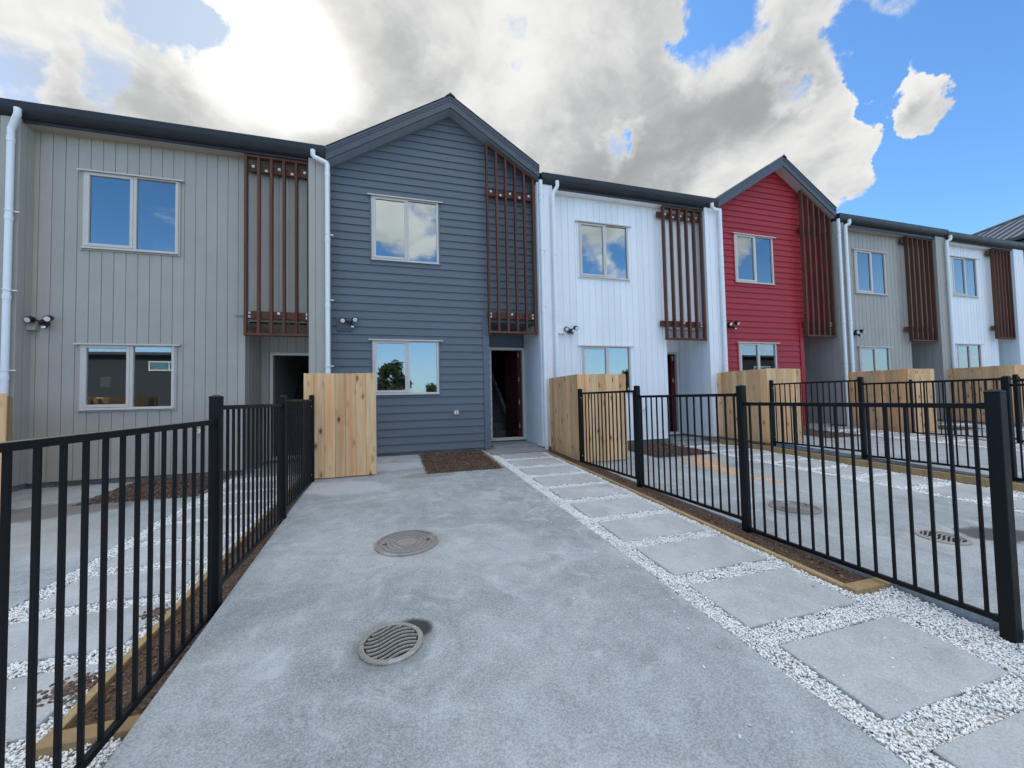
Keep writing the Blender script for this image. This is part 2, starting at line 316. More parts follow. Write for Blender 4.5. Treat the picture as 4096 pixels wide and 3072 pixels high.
# ------------------------------------------------------------------ mesh builder
class MB:
    def __init__(s): s.v = []; s.f = []; s.r = []; s.smooth = False
    def add(s, vs, fs, r=None):
        b = len(s.v); s.v += [tuple(p) for p in vs]; s.f += [tuple(i+b for i in f) for f in fs]
        r = random.random() if r is None else r
        s.r += [r]*len(vs); return s
    def box(s, x0, x1, y0, y1, z0, z1, r=None, c=0.0):
        if x1 < x0: x0, x1 = x1, x0
        if y1 < y0: y0, y1 = y1, y0
        if z1 < z0: z0, z1 = z1, z0
        if c <= 0:
            v = [(x, y, z) for z in (z0, z1) for y in (y0, y1) for x in (x0, x1)]
            return s.add(v, [(0, 2, 3, 1), (4, 5, 7, 6), (0, 1, 5, 4), (2, 6, 7, 3), (0, 4, 6, 2), (1, 3, 7, 5)], r)
        c = min(c, (x1-x0)*.45, (y1-y0)*.45, (z1-z0)*.45)
        X, Y, Z = (x0, x1), (y0, y1), (z0, z1); v = []; idx = {}
        for i in (0, 1):
            for j in (0, 1):
                for k in (0, 1):
                    sx, sy_, sz = (1-2*i)*c, (1-2*j)*c, (1-2*k)*c
                    for a, p in ((0, (X[i], Y[j]+sy_, Z[k]+sz)), (1, (X[i]+sx, Y[j], Z[k]+sz)), (2, (X[i]+sx, Y[j]+sy_, Z[k]))):
                        idx[i, j, k, a] = len(v); v.append(p)
        f = []
        for i in (0, 1): f.append([idx[i, j, k, 0] for j, k in ((0, 0), (1, 0), (1, 1), (0, 1))])
        for j in (0, 1): f.append([idx[i, j, k, 1] for i, k in ((0, 0), (1, 0), (1, 1), (0, 1))])
        for k in (0, 1): f.append([idx[i, j, k, 2] for i, j in ((0, 0), (1, 0), (1, 1), (0, 1))])
        for i in (0, 1):
            for j in (0, 1): f.append([idx[i, j, 0, 0], idx[i, j, 0, 1], idx[i, j, 1, 1], idx[i, j, 1, 0]])
        for i in (0, 1):
            for k in (0, 1): f.append([idx[i, 0, k, 0], idx[i, 0, k, 2], idx[i, 1, k, 2], idx[i, 1, k, 0]])
        for j in (0, 1):
            for k in (0, 1): f.append([idx[0, j, k, 1], idx[0, j, k, 2], idx[1, j, k, 2], idx[1, j, k, 1]])
        for i in (0, 1):
            for j in (0, 1):
                for k in (0, 1): f.append([idx[i, j, k, a] for a in (0, 1, 2)])
        return s.add(v, f, r)
    def prism(s, poly, axis, a0, a1, r=None):
        # poly: 2-D points; axis 'x': (y,z), 'y': (x,z), 'z': (x,y)
        def P(p, a): return (a, p[0], p[1]) if axis == 'x' else ((p[0], a, p[1]) if axis == 'y' else (p[0], p[1], a))
        n = len(poly); v = [P(p, a0) for p in poly]+[P(p, a1) for p in poly]
        f = [tuple(range(n)), tuple(range(2*n-1, n-1, -1))]+[(i, (i+1) % n, n+(i+1) % n, n+i) for i in range(n)]
        return s.add(v, f, r)
    def tube(s, pts, rad, n=12, r=None, cap=True):
        pts = [Vector(p) for p in pts]; vs = []; k = len(pts)
        rads = rad if isinstance(rad, (list, tuple)) else [rad]*k
        d0 = (pts[1]-pts[0]).normalized(); ref = Vector((0, 0, 1)) if abs(d0.z) < .9 else Vector((1, 0, 0))
        for i, p in enumerate(pts):
            d = (pts[min(i+1, k-1)]-pts[max(i-1, 0)]).normalized()
            a = d.cross(ref).normalized(); b = d.cross(a).normalized()
            for j in range(n):
                t_ = 2*math.pi*j/n; vs.append(p+a*math.cos(t_)*rads[i]+b*math.sin(t_)*rads[i])
        f = [(i*n+j, i*n+(j+1) % n, (i+1)*n+(j+1) % n, (i+1)*n+j) for i in range(k-1) for j in range(n)]
        if cap: f += [tuple(range(n)), tuple(range(k*n-1, (k-1)*n-1, -1))]
        s.smooth = True
        return s.add(vs, f, r)
    def lathe(s, prof, c, n=48, r=None):    # prof: (radius, z)
        vs = []; k = len(prof)
        for (ra, z) in prof:
            for j in range(n):
                t_ = 2*math.pi*j/n; vs.append((c[0]+ra*math.cos(t_), c[1]+ra*math.sin(t_), c[2]+z))
        f = [(i*n+j, i*n+(j+1) % n, (i+1)*n+(j+1) % n, (i+1)*n+j) for i in range(k-1) for j in range(n)]
        f += [tuple(range(n)), tuple(range(k*n-1, (k-1)*n-1, -1))]
        return s.add(vs, f, r)
    def build(s, name, mt, parent=None, loc=None, shadeflat=True):
        if parent is not None:
            base = Vector(parent['_base'])
        elif loc is not None: base = Vector(loc)
        else:
            A = np.array(s.v); base = Vector((float(A[:, 0].mean()), float(A[:, 1].mean()), float(A[:, 2].min())))
        me = bpy.data.meshes.new(name); A = np.array(s.v, dtype=float)-np.array(base)
        me.from_pydata([tuple(p) for p in A], [], s.f)
        at = me.attributes.new('rnd', 'FLOAT', 'POINT'); at.data.foreach_set('value', s.r)
        me.materials.append(M[mt]); me.validate()
        if s.smooth:
            me.polygons.foreach_set('use_smooth', [True]*len(me.polygons)); me.update()
            try: me.set_sharp_from_angle(angle=math.radians(35))
            except Exception: pass
        o = bpy.data.objects.new(name, me); col.objects.link(o)
        if parent is not None: o.parent = parent
        else: o.location = base
        o['_base'] = list(base)
        return o

def recalc(o):
    import bmesh
    b = bmesh.new(); b.from_mesh(o.data); bmesh.ops.recalc_face_normals(b, faces=b.faces); b.to_mesh(o.data); b.free(); return o
def tag(o, label=None, cat=None, group=None, kind=None):
    if label: o['label'] = label
    if cat: o['category'] = cat
    if group: o['group'] = group
    if kind: o['kind'] = kind
    return o
def empty(name, loc, label, cat, group=None):
    o = bpy.data.objects.new(name, None); col.objects.link(o); o.location = loc; o.empty_display_size = .2
    o['_base'] = list(loc); return tag(o, label, cat, group)

def clip(poly, hps):     # poly [(x,z)], half planes (a,b,c): a*x+b*z<=c
    for a, b, c in hps:
        out = []
        for i in range(len(poly)):
            p, q = poly[i], poly[(i+1) % len(poly)]
            dp, dq = a*p[0]+b*p[1]-c, a*q[0]+b*q[1]-c
            if dp <= 0: out.append(p)
            if (dp < 0 < dq) or (dq < 0 < dp):
                t_ = dp/(dp-dq); out.append((p[0]+(q[0]-p[0])*t_, p[1]+(q[1]-p[1])*t_))
        poly = out
        if len(poly) < 3: return []
    return poly
def spans(z0, z1, holes):
    cur = [(z0, z1)]
    for a, b in holes:
        nx = []
        for p, q in cur:
            if b <= p or a >= q: nx.append((p, q)); continue
            if a > p+1e-6: nx.append((p, a))
            if b < q-1e-6: nx.append((b, q))
        cur = nx
    return cur
PL = lambda u, d, z, Y: (u, Y+d, z)                       # facade facing -y
def wall(mb, style, u0, u1, z0, z1, holes=(), hps=(), place=None, phase=0.0):
    """cladding sheet with real grooves or laps; place(u, depth, z) -> point"""
    if style == 'vert':
        P_, G, Dp = .168, .013, .012
        bps = [(u0, 0), (u1, 0)]
        k = math.floor((u0-phase)/P_); g = phase+k*P_
        gs = []
        while g < u1+P_:
            if g-G/2 > u0 and g+G/2 < u1: gs.append(g)
            g += P_
        edges = [u0]
        segs = []      # (ua, ub, da, db, boardid)
        cur = u0; bi = 0
        for g in gs:
            segs.append((cur, g-G/2, 0, 0, bi)); segs.append((g-G/2, g-G/2+.002, 0, Dp, bi)); segs.append((g-G/2+.002, g+G/2-.002, Dp, Dp, bi)); segs.append((g+G/2-.002, g+G/2, Dp, 0, bi))
            cur = g+G/2; bi += 1
        segs.append((cur, u1, 0, 0, bi))
        cuts = sorted({h[0] for h in holes} | {h[1] for h in holes})
        br = {}
        for ua, ub, da, db, bi in segs:
            us = [ua]+[c for c in cuts if ua+1e-5 < c < ub-1e-5]+[ub]
            for a, b in zip(us, us[1:]):
                mid = (a+b)/2
                hz = [(h[2], h[3]) for h in holes if h[0] < mid < h[1]]
                for p, q in spans(z0, z1, hz):
                    poly = clip([(a, p), (b, p), (b, q), (a, q)], hps)
                    if len(poly) < 3: continue
                    dd = lambda u: da+(db-da)*((u-ua)/(ub-ua))
                    mb.add([place(u, dd(u), z) for u, z in poly], [tuple(range(len(poly)))], br.setdefault(bi, random.random()))
    else:
        E, OUT = .1585, .021
        z = z0; row = 0
        while z < z1-1e-4:
            za, zb = z, z+E
            r = random.random()
            zcuts = sorted({h[2] for h in holes} | {h[3] for h in holes})
            zs = [za]+[c for c in zcuts if za+1e-5 < c < min(zb, z1)-1e-5]+[min(zb, z1)]
            dd = lambda zz_: -OUT*(1-(zz_-za)/E)
            for a, b in zip(zs, zs[1:]):
                mid = (a+b)/2
                hu = [(h[0], h[1]) for h in holes if h[2] < mid < h[3]]
                for p, q in spans(u0, u1, hu):
                    poly = clip([(p, a), (q, a), (q, b), (p, b)], hps)
                    if len(poly) >= 3: mb.add([place(u, dd(zq), zq) for u, zq in poly], [tuple(range(len(poly)))], r)
            hu = [(h[0], h[1]) for h in holes if h[2] < za+1e-4 < h[3]]
            for p, q in spans(u0, u1, hu):
                sg = clip([(p, za-1e-4), (q, za-1e-4), (q, za+1e-4), (p, za+1e-4)], hps)
                if len(sg) >= 3:
                    us = [s_[0] for s_ in sg]; p2, q2 = min(us), max(us)
                    lip = [(-OUT, 0), (-OUT+.007, 0), (-OUT+.007, .016), (.006, .016), (.006, -.002)]
                    for (d0, h0), (d1, h1) in zip(lip, lip[1:]):
                        mb.add([place(p2, d0, za+h0), place(q2, d0, za+h0), place(q2, d1, za+h1), place(p2, d1, za+h1)], [(0, 1, 2, 3)], r)
            z = zb; row += 1

# ------------------------------------------------------------------ levels
D = 8.257; FY = 7.99
LOT = [(.12, .040), (.30, .047), (.21, .026), (.40, .045), (.36, .035), (.45, .035)]
def lotz(k, y): a, s_ = LOT[max(0, min(5, k))]; return a-s_*(D-y)
def sh(x, y): return x+.016*(D-y)
DZ = [0, .172, .130, .304, .264, .437]

# ------------------------------------------------------------------ houses
def window(house, x0, z0, z1, wd, wallmat, stickers=(), Y=D):
    x1 = x0+wd; Hh = z1-z0
    fr = MB(); yo, yi = Y-.030, Y+.07
    t_ = .035
    def ring(a0, a1, b0, b1, l, rr, bt, tp, ya, yb, c=.004):
        fr.box(a0, a0+l, ya, yb, b0, b1, .5, c); fr.box(a1-rr, a1, ya, yb, b0, b1, .5, c)
        fr.box(a0+l, a1-rr, ya+.001, yb-.001, b0, b0+bt, .5, c); fr.box(a0+l, a1-rr, ya+.001, yb-.001, b1-tp, b1, .5, c)
    ring(x0, x1, z0, z1, t_, .045, .032, .030, yo, yi)
    xm = x0+wd*.515
    fr.box(xm-.002, xm+.042, yo+.001, yi-.002, z0+.032, z1-.03, .5, .004)
    ring(x0+t_, xm-.002, z0+.032, z1-.03, .05, .045, .05, .035, yo-.008, yo+.04)
    f = tag(fr.build('window', 'frame', house))
    for a, b, c_, d_, n in ((x0+t_+.048, xm-.045, z0+.08, z1-.063, 0), (xm+.040, x1-.043, z0+.030, z1-.028, 1)):
        p = MB().box(a, b, yo+.022+.01*n, yo+.026+.01*n, c_, d_); p.build('pane', 'glass', f)
    MB().box(x0-.07, x1+.09, Y-.062, Y-.0, z1+.004, z1+.012).box(x0-.07, x1+.09, Y-.068, Y-.060, z1-.012, z1+.012).build('head_flashing', 'frame', f)
    MB().box(x0-.005, x1+.005, Y-.050, Y-.031, z0-.014, z0+.012, None, .003).build('sill', 'frame', f)
    sf = MB()
    for a, b in ((x0-.032, x0-.001), (x1+.001, x1+.034)): sf.box(a, b, Y-.026, Y+.03, z0-.045, z1, .5, .003)
    sf.box(x0-.001, x1+.001, Y-.022, Y+.03, z0-.04, z0-.015, .5, .003)
    sf.build('side_flashing', wallmat, f)
    for (sx, sz, sw, shh) in stickers:
        MB().box(x0+sx, x0+sx+sw, yo+.045, yo+.047, z0+sz, z0+sz+shh).build('sticker', 'paper', f)
    return f

def pipe(house, x, y, zb, zt, elbow=None, name='downpipe'):
    mb = MB(); R_ = .043
    pts = [(x, y, zb)]
    if elbow is None: pts += [(x, y, zt)]
    else:
        ex, ey, ez = elbow
        pts += [(x, y, zt-.10), (x, y, zt-.035), (x+(ex-x)*.10, y, zt)]
        pts += [(x+(ex-x)*.90, ey, ez-.13), (ex, ey, ez-.10), (ex, ey, ez-.05), (ex, ey, ez)]
    mb.tube(pts, R_, 16)
    z = zb+.28
    for z in np.arange(zb+.5, zt-.2, 1.25): mb.tube([(x, y, z-.02), (x, y, z+.05)], R_+.006, 16)
    o = mb.build(name, 'pvc', house)
    cl = MB()
    for z in np.arange(zb+.62, zt-.2, 1.25):
        cl.tube([(x, y, z), (x, y, z+.02)], R_+.009, 16); cl.box(x+.03, x+.10, y+.02, y+.045, z, z+.018)
    cl.build('pipe_clip', 'pvc', o)
    return o

def light(house, x, z, style=0):
    b = MB(); yy = D-.03
    b.tube([(x, yy+.03, z), (x, yy-.03, z)], .055, 20)
    b.tube([(x, yy-.03, z), (x-.10, yy-.07, z+.05)], .013, 8); b.tube([(x, yy-.03, z), (x+.10, yy-.07, z+.07)], .013, 8)
    b.tube([(x, yy-.03, z), (x+.05, yy-.06, z-.06)], .012, 8)
    o = b.build('security_light', 'black', house)
    for sx, dz_ in ((-.11, .05), (.11, .075)):
        h = MB(); c = Vector((x+sx, yy-.06, z+dz_)); d = Vector((sx*1.2 if style else sx*.2, -.9, -.35)).normalized()
        h.tube([c-d*.02, c, c+d*.03, c+d*.085, c+d*.09], [.02, .045, .052, .052, .047], 20)
        hh = h.build('lamp_head', 'black', o)
        MB().tube([c+d*.0905, c+d*.094], .043, 20).build('lens', 'lens', hh) if False else None
        l_ = MB().tube([c+d*.088, c+d*.096], .040, 20); l_.build('lamp_lens', 'lens', o)
    s_ = MB().tube([(x+.05, yy-.045, z-.05), (x+.06, yy-.10, z-.085)], .030, 14)
    s_.build('motion_sensor', 'black', o)
    MB().box(x+.035, x+.085, yy-.118, yy-.10, z-.105, z-.07, None, .004).build('sensor_window', 'lens', o)

def screen(house, x0, x1, zb, ztl, ztr, zbeam, beam2, wallY=D, ext=.10):
    ya, yb = 8.055, 8.145
    s_ = MB(); n = 6; sw = .042
    top = lambda x: ztl+(ztr-ztl)*(x-x0)/(x1-x0)
    for i in range(n):
        a = x0+(x1-x0-sw)*i/(n-1)
        s_.prism([(a, zb+.045), (a+sw, zb+.045), (a+sw, top(a+sw)-.043), (a, top(a)-.043)], 'y', ya, yb, random.random())
    o = s_.build('slat_screen', 'stain', house); recalc(o)
    MB().box(x0-.002, x1+.002, ya-.003, yb+.003, zb, zb+.044, None, .003).build('bottom_rail', 'stain', o)
    f = MB(); f.prism([(x0-.002, top(x0)-.042), (x1+.002, top(x1)-.042), (x1+.002, top(x1)), (x0-.002, top(x0))], 'y', ya-.003, yb+.003)
    recalc(f.build('top_rail', 'stain', o))
    for zc in (zbeam, beam2):
        MB().box(x0-ext if not tilt(ztl, ztr) else x0+.003, x1-.003, yb+.004, yb+.050, zc-.07, zc+.07, None, .004).build('crossbeam', 'stain', o)
    sp_ = MB()
    for zc in (zbeam, beam2):
        for i in (0, 2, 4): 
            a = x0+(x1-x0)*(i+.5)/5; sp_.box(a-.04, a+.04, yb+.051, wallY-.002, zc-.05, zc+.05)
    sp_.build('spacer_block', 'stain', o)
    def washer(a, z):
        b = MB().box(a-.024, a+.024, yb-.004, yb+.003, z-.024, z+.024, None, .004); b.tube([(a, yb-.004, z), (a, yb-.018, z)], .010, 6); b.build('bolt_washer', 'galv', o)
    for i in range(5): washer(x0+(x1-x0)*(i+.5)/5+.01, zbeam+(.028 if i % 2 == 0 else -.03))
    for i, zz_ in ((0, .035), (0, -.035), (2, .035), (4, .035), (4, -.035)): washer(x0+(x1-x0)*(i+.5)/5-(.05 if i == 0 else -.05 if i == 4 else 0), beam2+zz_)
    return o
def tilt(a, b): return abs(a-b) > .1

def door_set(house, x0, x1, z0, z1, wallmat, Y=9.1, roomx=None):
    fr = MB(); t_ = .055
    fr.box(x0, x0+t_, Y-.02, Y+.12, z0, z1, .5, .004); fr.box(x1-.07, x1, Y-.02, Y+.12, z0, z1, .5, .004)
    fr.box(x0+t_, x1-.07, Y-.019, Y+.119, z1-.06, z1, .5, .004); fr.box(x0+t_, x1-.07, Y-.035, Y+.119, z0, z0+.065, .5, .004)
    f = fr.build('door_frame', 'frame', house)
    # the leaf stands open, hinged at the right
    hx, hy = x1-.085, Y+.06; th = math.radians(9.5); L = .84 if x1-x0 > .85 else x1-x0-.1
    dx, dy = -math.sin(th), math.cos(th); nx, ny = -math.cos(th), -math.sin(th)
    def pt(a, o_, z): return (hx+dx*a+nx*o_, hy+dy*a+ny*o_, z)
    def slab(mb, a0, a1, o0, o1, za, zb, r=.5):
        v = [pt(a, o_, z) for z in (za, zb) for o_ in (o0, o1) for a in (a0, a1)]
        mb.add(v, [(0, 2, 3, 1), (4, 5, 7, 6), (0, 1, 5, 4), (2, 6, 7, 3), (0, 4, 6, 2), (1, 3, 7, 5)], r)
    d = MB(); slab(d, 0, L, 0, .042, z0+.075, z1-.07); dob = d.build('door', 'door', house); recalc(dob)
    e = MB(); slab(e, -.002, .10, .043, .046, z0+.075, z1-.07); e.build('edge_tape', 'wrap', dob)
    for zz_ in (.28, .86, 1.42, 2.02):
        hg = MB(); slab(hg, .0, .045, .047, .052, z0+zz_*(z1-z0)/2.25, z0+(zz_+.11)*(z1-z0)/2.25)
        hg.build('hinge', 'galv', dob)
    hd = MB(); zc = z0+1.02
    slab(hd, L-.075, L-.045, .043, .052, zc-.12, zc+.12)
    hd.tube([pt(L-.06, .05, zc), pt(L-.06, .10, zc), pt(L-.17, .105, zc)], .010, 8)
    hd.build('handle', 'black', dob)
    return f

def house(k, kind, colr, x0, x1, wx, n0, n1, base, label, cat='town house'):
    dz = DZ[k]; colm = colr
    gable = kind == 'gable'
    gz = lotz(k, D)
    H = empty('town_house', ((x0+x1)/2, D, gz), label, cat, 'terraced town houses')
    style = 'lap' if gable else 'vert'
    ceil = 2.90+dz
    fin0, fin1 = FIN[k]           # left fin (x range) at FY or None
    R0, R1 = RIB[k]               # right strip at FY
    # roof geometry
    if gable:
        ax, az, sl = ROOF[k]
        hps = [(sl, 1, az+sl*ax), (-sl, 1, az-sl*ax)]
        ztop = az+.1; zs = az
    else:
        zs = SOF[k]; ztop = zs+.06; hps = ()
    W_, zl0, zl1, zu0, zu1 = 1.33, 1.362+dz, 2.462+dz, 4.10+dz, 5.422+dz
    holes = [(wx-.001, wx+1.31, zl0, zl1), (wx-.001, wx+1.343, zu0, zu1), (n0, n1+.5, base-1, ceil)]
    mb = MB()
    wl = x0; wr = n1
    pf = lambda u, d, z: (u, D+d, z)
    wall(mb, style, wl, wr, base, ztop, holes, hps, pf, phase=wx-.085)
    # nook: left wall, back wall, right wall
    wall(mb, style, 0, .93, base, ceil, (), (), lambda u, d, z: (n0-d, D+.01+u, z))
    YB = 9.17
    dw = n1-n0
    dx0, dx1 = n0+.17, min(n1-.03, n0+.17+.93)
    if k == 1: dx0, dx1 = 7.195, 8.095
    dz0, dz1 = .39+(dz-.172), 2.64+(dz-.172)
    if k == 0: dz0, dz1 = .235, 2.46
    if k == 2: dz0, dz1 = .31, 2.60
    wall(mb, style, n0, n1, base, ceil, [(dx0, dx1, dz0-.001, dz1)], (), lambda u, d, z: (u, YB+d, z))
    if not gable and R0 is not None:
        wall(mb, 'vert', FY, YB, base, ceil, (), (), lambda u, d, z: (n1+d, u, z))          # nook's right wall
        wall(mb, 'vert', R0, R1, base, ztop, (), (), lambda u, d, z: (u, FY+d, z), phase=R0+.12)
        mb.add([(R1, FY, base), (R1, D+.05, base), (R1, D+.05, ztop), (R1, FY, ztop)], [(0, 1, 2, 3)], .5)
        mb.add([(R0, FY, ceil), (R0, D, ceil), (R0, D, ztop), (R0, FY, ztop)], [(0, 1, 2, 3)], .5)
        mb.add([(R0, FY, base), (R1, FY, base), (R1, D, base), (R0, D, base)], [(0, 1, 2, 3)], .5)
    if fin0 is not None:
        wall(mb, 'vert', FY, YB, base, ztop, (), (), lambda u, d, z: (fin0+d, u, z))
        wall(mb, 'vert', fin0, fin1, base, ztop, (), (), lambda u, d, z: (u, FY+d, z), phase=fin0+.13)
        wall(mb, 'vert', FY, D, base, ztop, (), (), lambda u, d, z: (fin1-d, u, z), phase=FY+.13)
        mb.add([(fin0, FY, base), (fin1, FY, base), (fin1, YB, base), (fin0, YB, base)], [(0, 1, 2, 3)], .5)
    # cladding lower edge
    mb.add([(wl, D-.022, base-.001), (n0, D-.022, base-.001), (n0, D+.12, base-.001), (wl, D+.12, base-.001)], [(0, 1, 2, 3)], .5)
    wo = mb.build('wall', colm, H)
    # body of the house behind the cladding
    bz = gz-.3
    bd = MB()
    zL = az-sl*(ax-x0) if gable else zs; zR = az-sl*(x1-ax) if gable else zs
    bd.add([(x0+.02, D+.14, bz), (x0+.02, 16, bz), (x0+.02, 16, zL), (x0+.02, D+.14, zL)], [(0, 1, 2, 3)], .5)
    bd.add([(x1-.02, 9.2, bz), (x1-.02, 16, bz), (x1-.02, 16, zR), (x1-.02, 9.2, zR)], [(0, 1, 2, 3)], .5)
    bd.add([(x0+.02, 16, bz), (x1-.02, 16, bz), (x1-.02, 16, zR)]+([(ax, 16, az)] if gable else [])+[(x0+.02, 16, zL)], [tuple(range(5 if gable else 4))], .5)
    bd.build('party_wall', colm, H)
    rm = MB()
    lz = dz0-.01
    for (za, zb) in ((lz, 2.80+dz), (3.05+dz, min(zs, 6.0+dz*.8)-.1 if not gable else 5.75+dz)):
        y0_ = D+.13
        rm.add([(x0+.05, y0_, zb), (n0-.06, y0_, zb), (n0-.06, 12.3, zb), (x0+.05, 12.3, zb)], [(0, 1, 2, 3)], .5)
        rm.add([(x0+.05, 12.3, za), (n0-.06, 12.3, za), (n0-.06, 12.3, zb), (x0+.05, 12.3, zb)], [(0, 1, 2, 3)], .5)
        rm.add([(x0+.05, y0_, za), (x0+.05, 12.3, za), (x0+.05, 12.3, zb), (x0+.05, y0_, zb)], [(0, 1, 2, 3)], .5)
        rm.add([(n0-.06, y0_, za), (n0-.06, 12.3, za), (n0-.06, 12.3, zb), (n0-.06, y0_, zb)], [(0, 1, 2, 3)], .5)
        # inner lining around the window
        win = (wx, wx+1.31, zl0, zl1) if za < 2 else (wx, wx+1.343, zu0, zu1)
        a, b, c_, d_ = win; XX0, XX1 = x0+.05, n0-.06
        for q in ((XX0, a, za, zb), (b, XX1, za, zb), (a, b, za, c_), (a, b, d_, zb)):
            rm.add([(q[0], y0_, q[2]), (q[1], y0_, q[2]), (q[1], y0_, q[3]), (q[0], y0_, q[3])], [(0, 1, 2, 3)], .5)
        for q in (((a, c_), (b, c_)), ((a, d_), (b, d_)), ((a, c_), (a, d_)), ((b, c_), (b, d_))):
            (xa, z_a), (xb, z_b) = q
            rm.add([(xa, D+.06, z_a), (xb, D+.06, z_b), (xb, y0_, z_b), (xa, y0_, z_a)], [(0, 1, 2, 3)], .5)
    # hall
    hx0, hx1, hz1 = n0-.03, n1-.02, 2.72+dz
    for pts in ([(hx0, YB+.04, lz), (hx0, 13.6, lz), (hx0, 13.6, hz1+2.2), (hx0, YB+.04, hz1+2.2)], [(hx1, YB+.04, lz), (hx1, 13.6, lz), (hx1, 13.6, hz1+2.2), (hx1, YB+.04, hz1+2.2)],
                [(hx0, 13.6, lz), (hx1, 13.6, lz), (hx1, 13.6, hz1+2.2), (hx0, 13.6, hz1+2.2)], [(hx0, YB+.04, hz1), (hx1, YB+.04, hz1), (hx1, 11.2, hz1), (hx0, 11.2, hz1)],
                [(hx0, YB+.04, dz1), (hx1, YB+.04, dz1), (hx1, YB+.04, hz1+.1), (hx0, YB+.04, hz1+.1)]):
        rm.add(pts, [(0, 1, 2, 3)], .5)
    for q in ((hx0, dx0+.01), (dx1-.01, hx1)):
        rm.add([(q[0], YB+.045, lz), (q[1], YB+.045, lz), (q[1], YB+.045, dz1), (q[0], YB+.045, dz1)], [(0, 1, 2, 3)], .5)
    ro = rm.build('room_lining', 'inwall', H)
    fl = MB()
    fl.add([(x0+.05, D+.12, lz), (n1-.02, D+.12, lz), (n1-.02, 13.6, lz), (x0+.05, 13.6, lz)][:0] or [(x0+.05, D+.13, lz), (n0-.06, D+.13, lz), (n0-.06, 12.3, lz), (x0+.05, 12.3, lz)], [(0, 1, 2, 3)], .5)
    fl.add([(hx0, YB+.0, lz), (hx1, YB+.0, lz), (hx1, 13.6, lz), (hx0, 13.6, lz)], [(0, 1, 2, 3)], .5)
    fl.build('room_floor', 'infloor', H)
    MB().add([(x0+.05, D+.13, 3.05+dz), (n0-.06, D+.13, 3.05+dz), (n0-.06, 12.3, 3.05+dz), (x0+.05, 12.3, 3.05+dz)], [(0, 1, 2, 3)], .5).build('room_floor', 'infloor', H)
    if k in (0, 1, 2):
        st = MB(); rise, run = .178, .25
        for i in range(11): st.box(hx0+.01, hx1-.06, 10.15+i*run, 10.15+(i+1)*run+.02, lz+.002, lz+(i+1)*rise)
        sto = st.build('stairs', 'infloor', H)
        sk = MB(); s0 = (10.05, lz+.30); s1 = (10.15+11*run, lz+.30+11*rise)
        sk.prism([(s0[0], s0[1]-.25), (s1[0], s1[1]-.25), (s1[0], s1[1]-.05), (s0[0], s0[1]-.05)], 'x', hx1-.055, hx1-.02)
        recalc(sk.build('stringer', 'pvc', sto))
        hr = MB(); hr.tube([(hx1-.09, 9.9, lz+1.02), (hx1-.09, s1[0], lz+1.05+11*rise)], .022, 10); hr.build('handrail', 'black', sto)
    # foundation
    fo = MB()
    fo.box(x0 if fin0 is None else fin0+.02, n0-.02, D+.02, D+.2, gz-.4, base-.002)
    fo.box(n0-.02, n0+.1, D+.02, YB, gz-.4, base-.002)
    if not gable and R0 is not None: fo.box(n1+.015, R1, FY+.03, YB, gz-.4, base-.002)
    if fin0 is not None: fo.box(fin0+.03, fin1-.02, FY+.03, D+.015, gz-.4, base-.003); fo.box(fin0+.03, x0+.1, D+.2, YB, gz-.4, base-.003)
    fo.box(n0+.1, n1+.012, YB+.01, YB+.1, gz-.4, dz0)
    fo.build('foundation', 'found', H)
    po = MB(); po.box(n0+.02 if not gable else n0-.12, n1+.005, 7.66 if k != 0 else 7.9, YB+.005, gz-.3, gz+.012, None, .008)
    po.box(n0+.105, n1+.004, 8.35, YB+.004, gz-.2, gz+.06, None, .008)
    po.build('porch_step', 'porch', H)
    so_ = MB(); so_.box(n0-.02, n1+.02, D-.0, YB+.05, ceil, ceil+.03)
    so_.box(n0, n1, D+.0+.012, YB, ceil+.031, ceil+.05); so_.build('porch_ceiling', colm, H)
    if gable:
        cbm = MB(); cbm.box(n0-.135, n0+.002, D-.034, D+.05, base-.03, 3.22+dz-.172, .5, .003); cbm.build('corner_board', colm, H)
    else:
        cbm = MB(); cbm.box(n0-.004, n0+.004, D-.006, D+.03, base-.01, ceil+.13, .5, .002); cbm.box(n0-.17, n0+.05, D-.03, D, ceil+.13, ceil+.142); cbm.build('corner_trim', colm, H)
    window(H, wx, zl0, zl1, 1.31, colm, {1: [(.33, .24, .05, .065), (.95, .26, .05, .06)], 0: [(.25, .38, .14, .17)]}.get(k, ()))
    window(H, wx, zu0, zu1, 1.343, colm)
    door_set(H, dx0, dx1, dz0, dz1, colm, 9.1+.02)
    # roof
    if gable:
        L0, Rr = GX[k]
        def zr(x): return az-sl*abs(x-ax)
        th = .045/math.cos(math.atan(sl))
        y0_, y1_ = 7.957, 16.4
        up_ = .262
        ro_ = MB()
        for a, b in ((L0, ax), (ax, Rr)):
            ro_.add([(a, y0_-.03, zr(a)+up_), (b, y0_-.03, zr(b)+up_), (b, y1_, zr(b)+up_), (a, y1_, zr(a)+up_)], [(0, 1, 2, 3)])
            ro_.add([(a, y0_-.03, zr(a)+up_-.012), (b, y0_-.03, zr(b)+up_-.012), (b, y0_-.03, zr(b)+up_), (a, y0_-.03, zr(a)+up_)], [(0, 1, 2, 3)])
        for yy in np.arange(y0_+.4, y1_, .4):
            for a, b in ((L0, ax), (ax, Rr)):
                ro_.add([(a, yy, zr(a)+up_), (b, yy, zr(b)+up_), (b, yy+.015, zr(b)+up_+.03), (a, yy+.015, zr(a)+up_+.03), (a, yy+.03, zr(a)+up_), (b, yy+.03, zr(b)+up_)], [(0, 1, 2, 3), (3, 2, 5, 4)])
        rf = ro_.build('roof', 'slate', H)
        bg = MB()
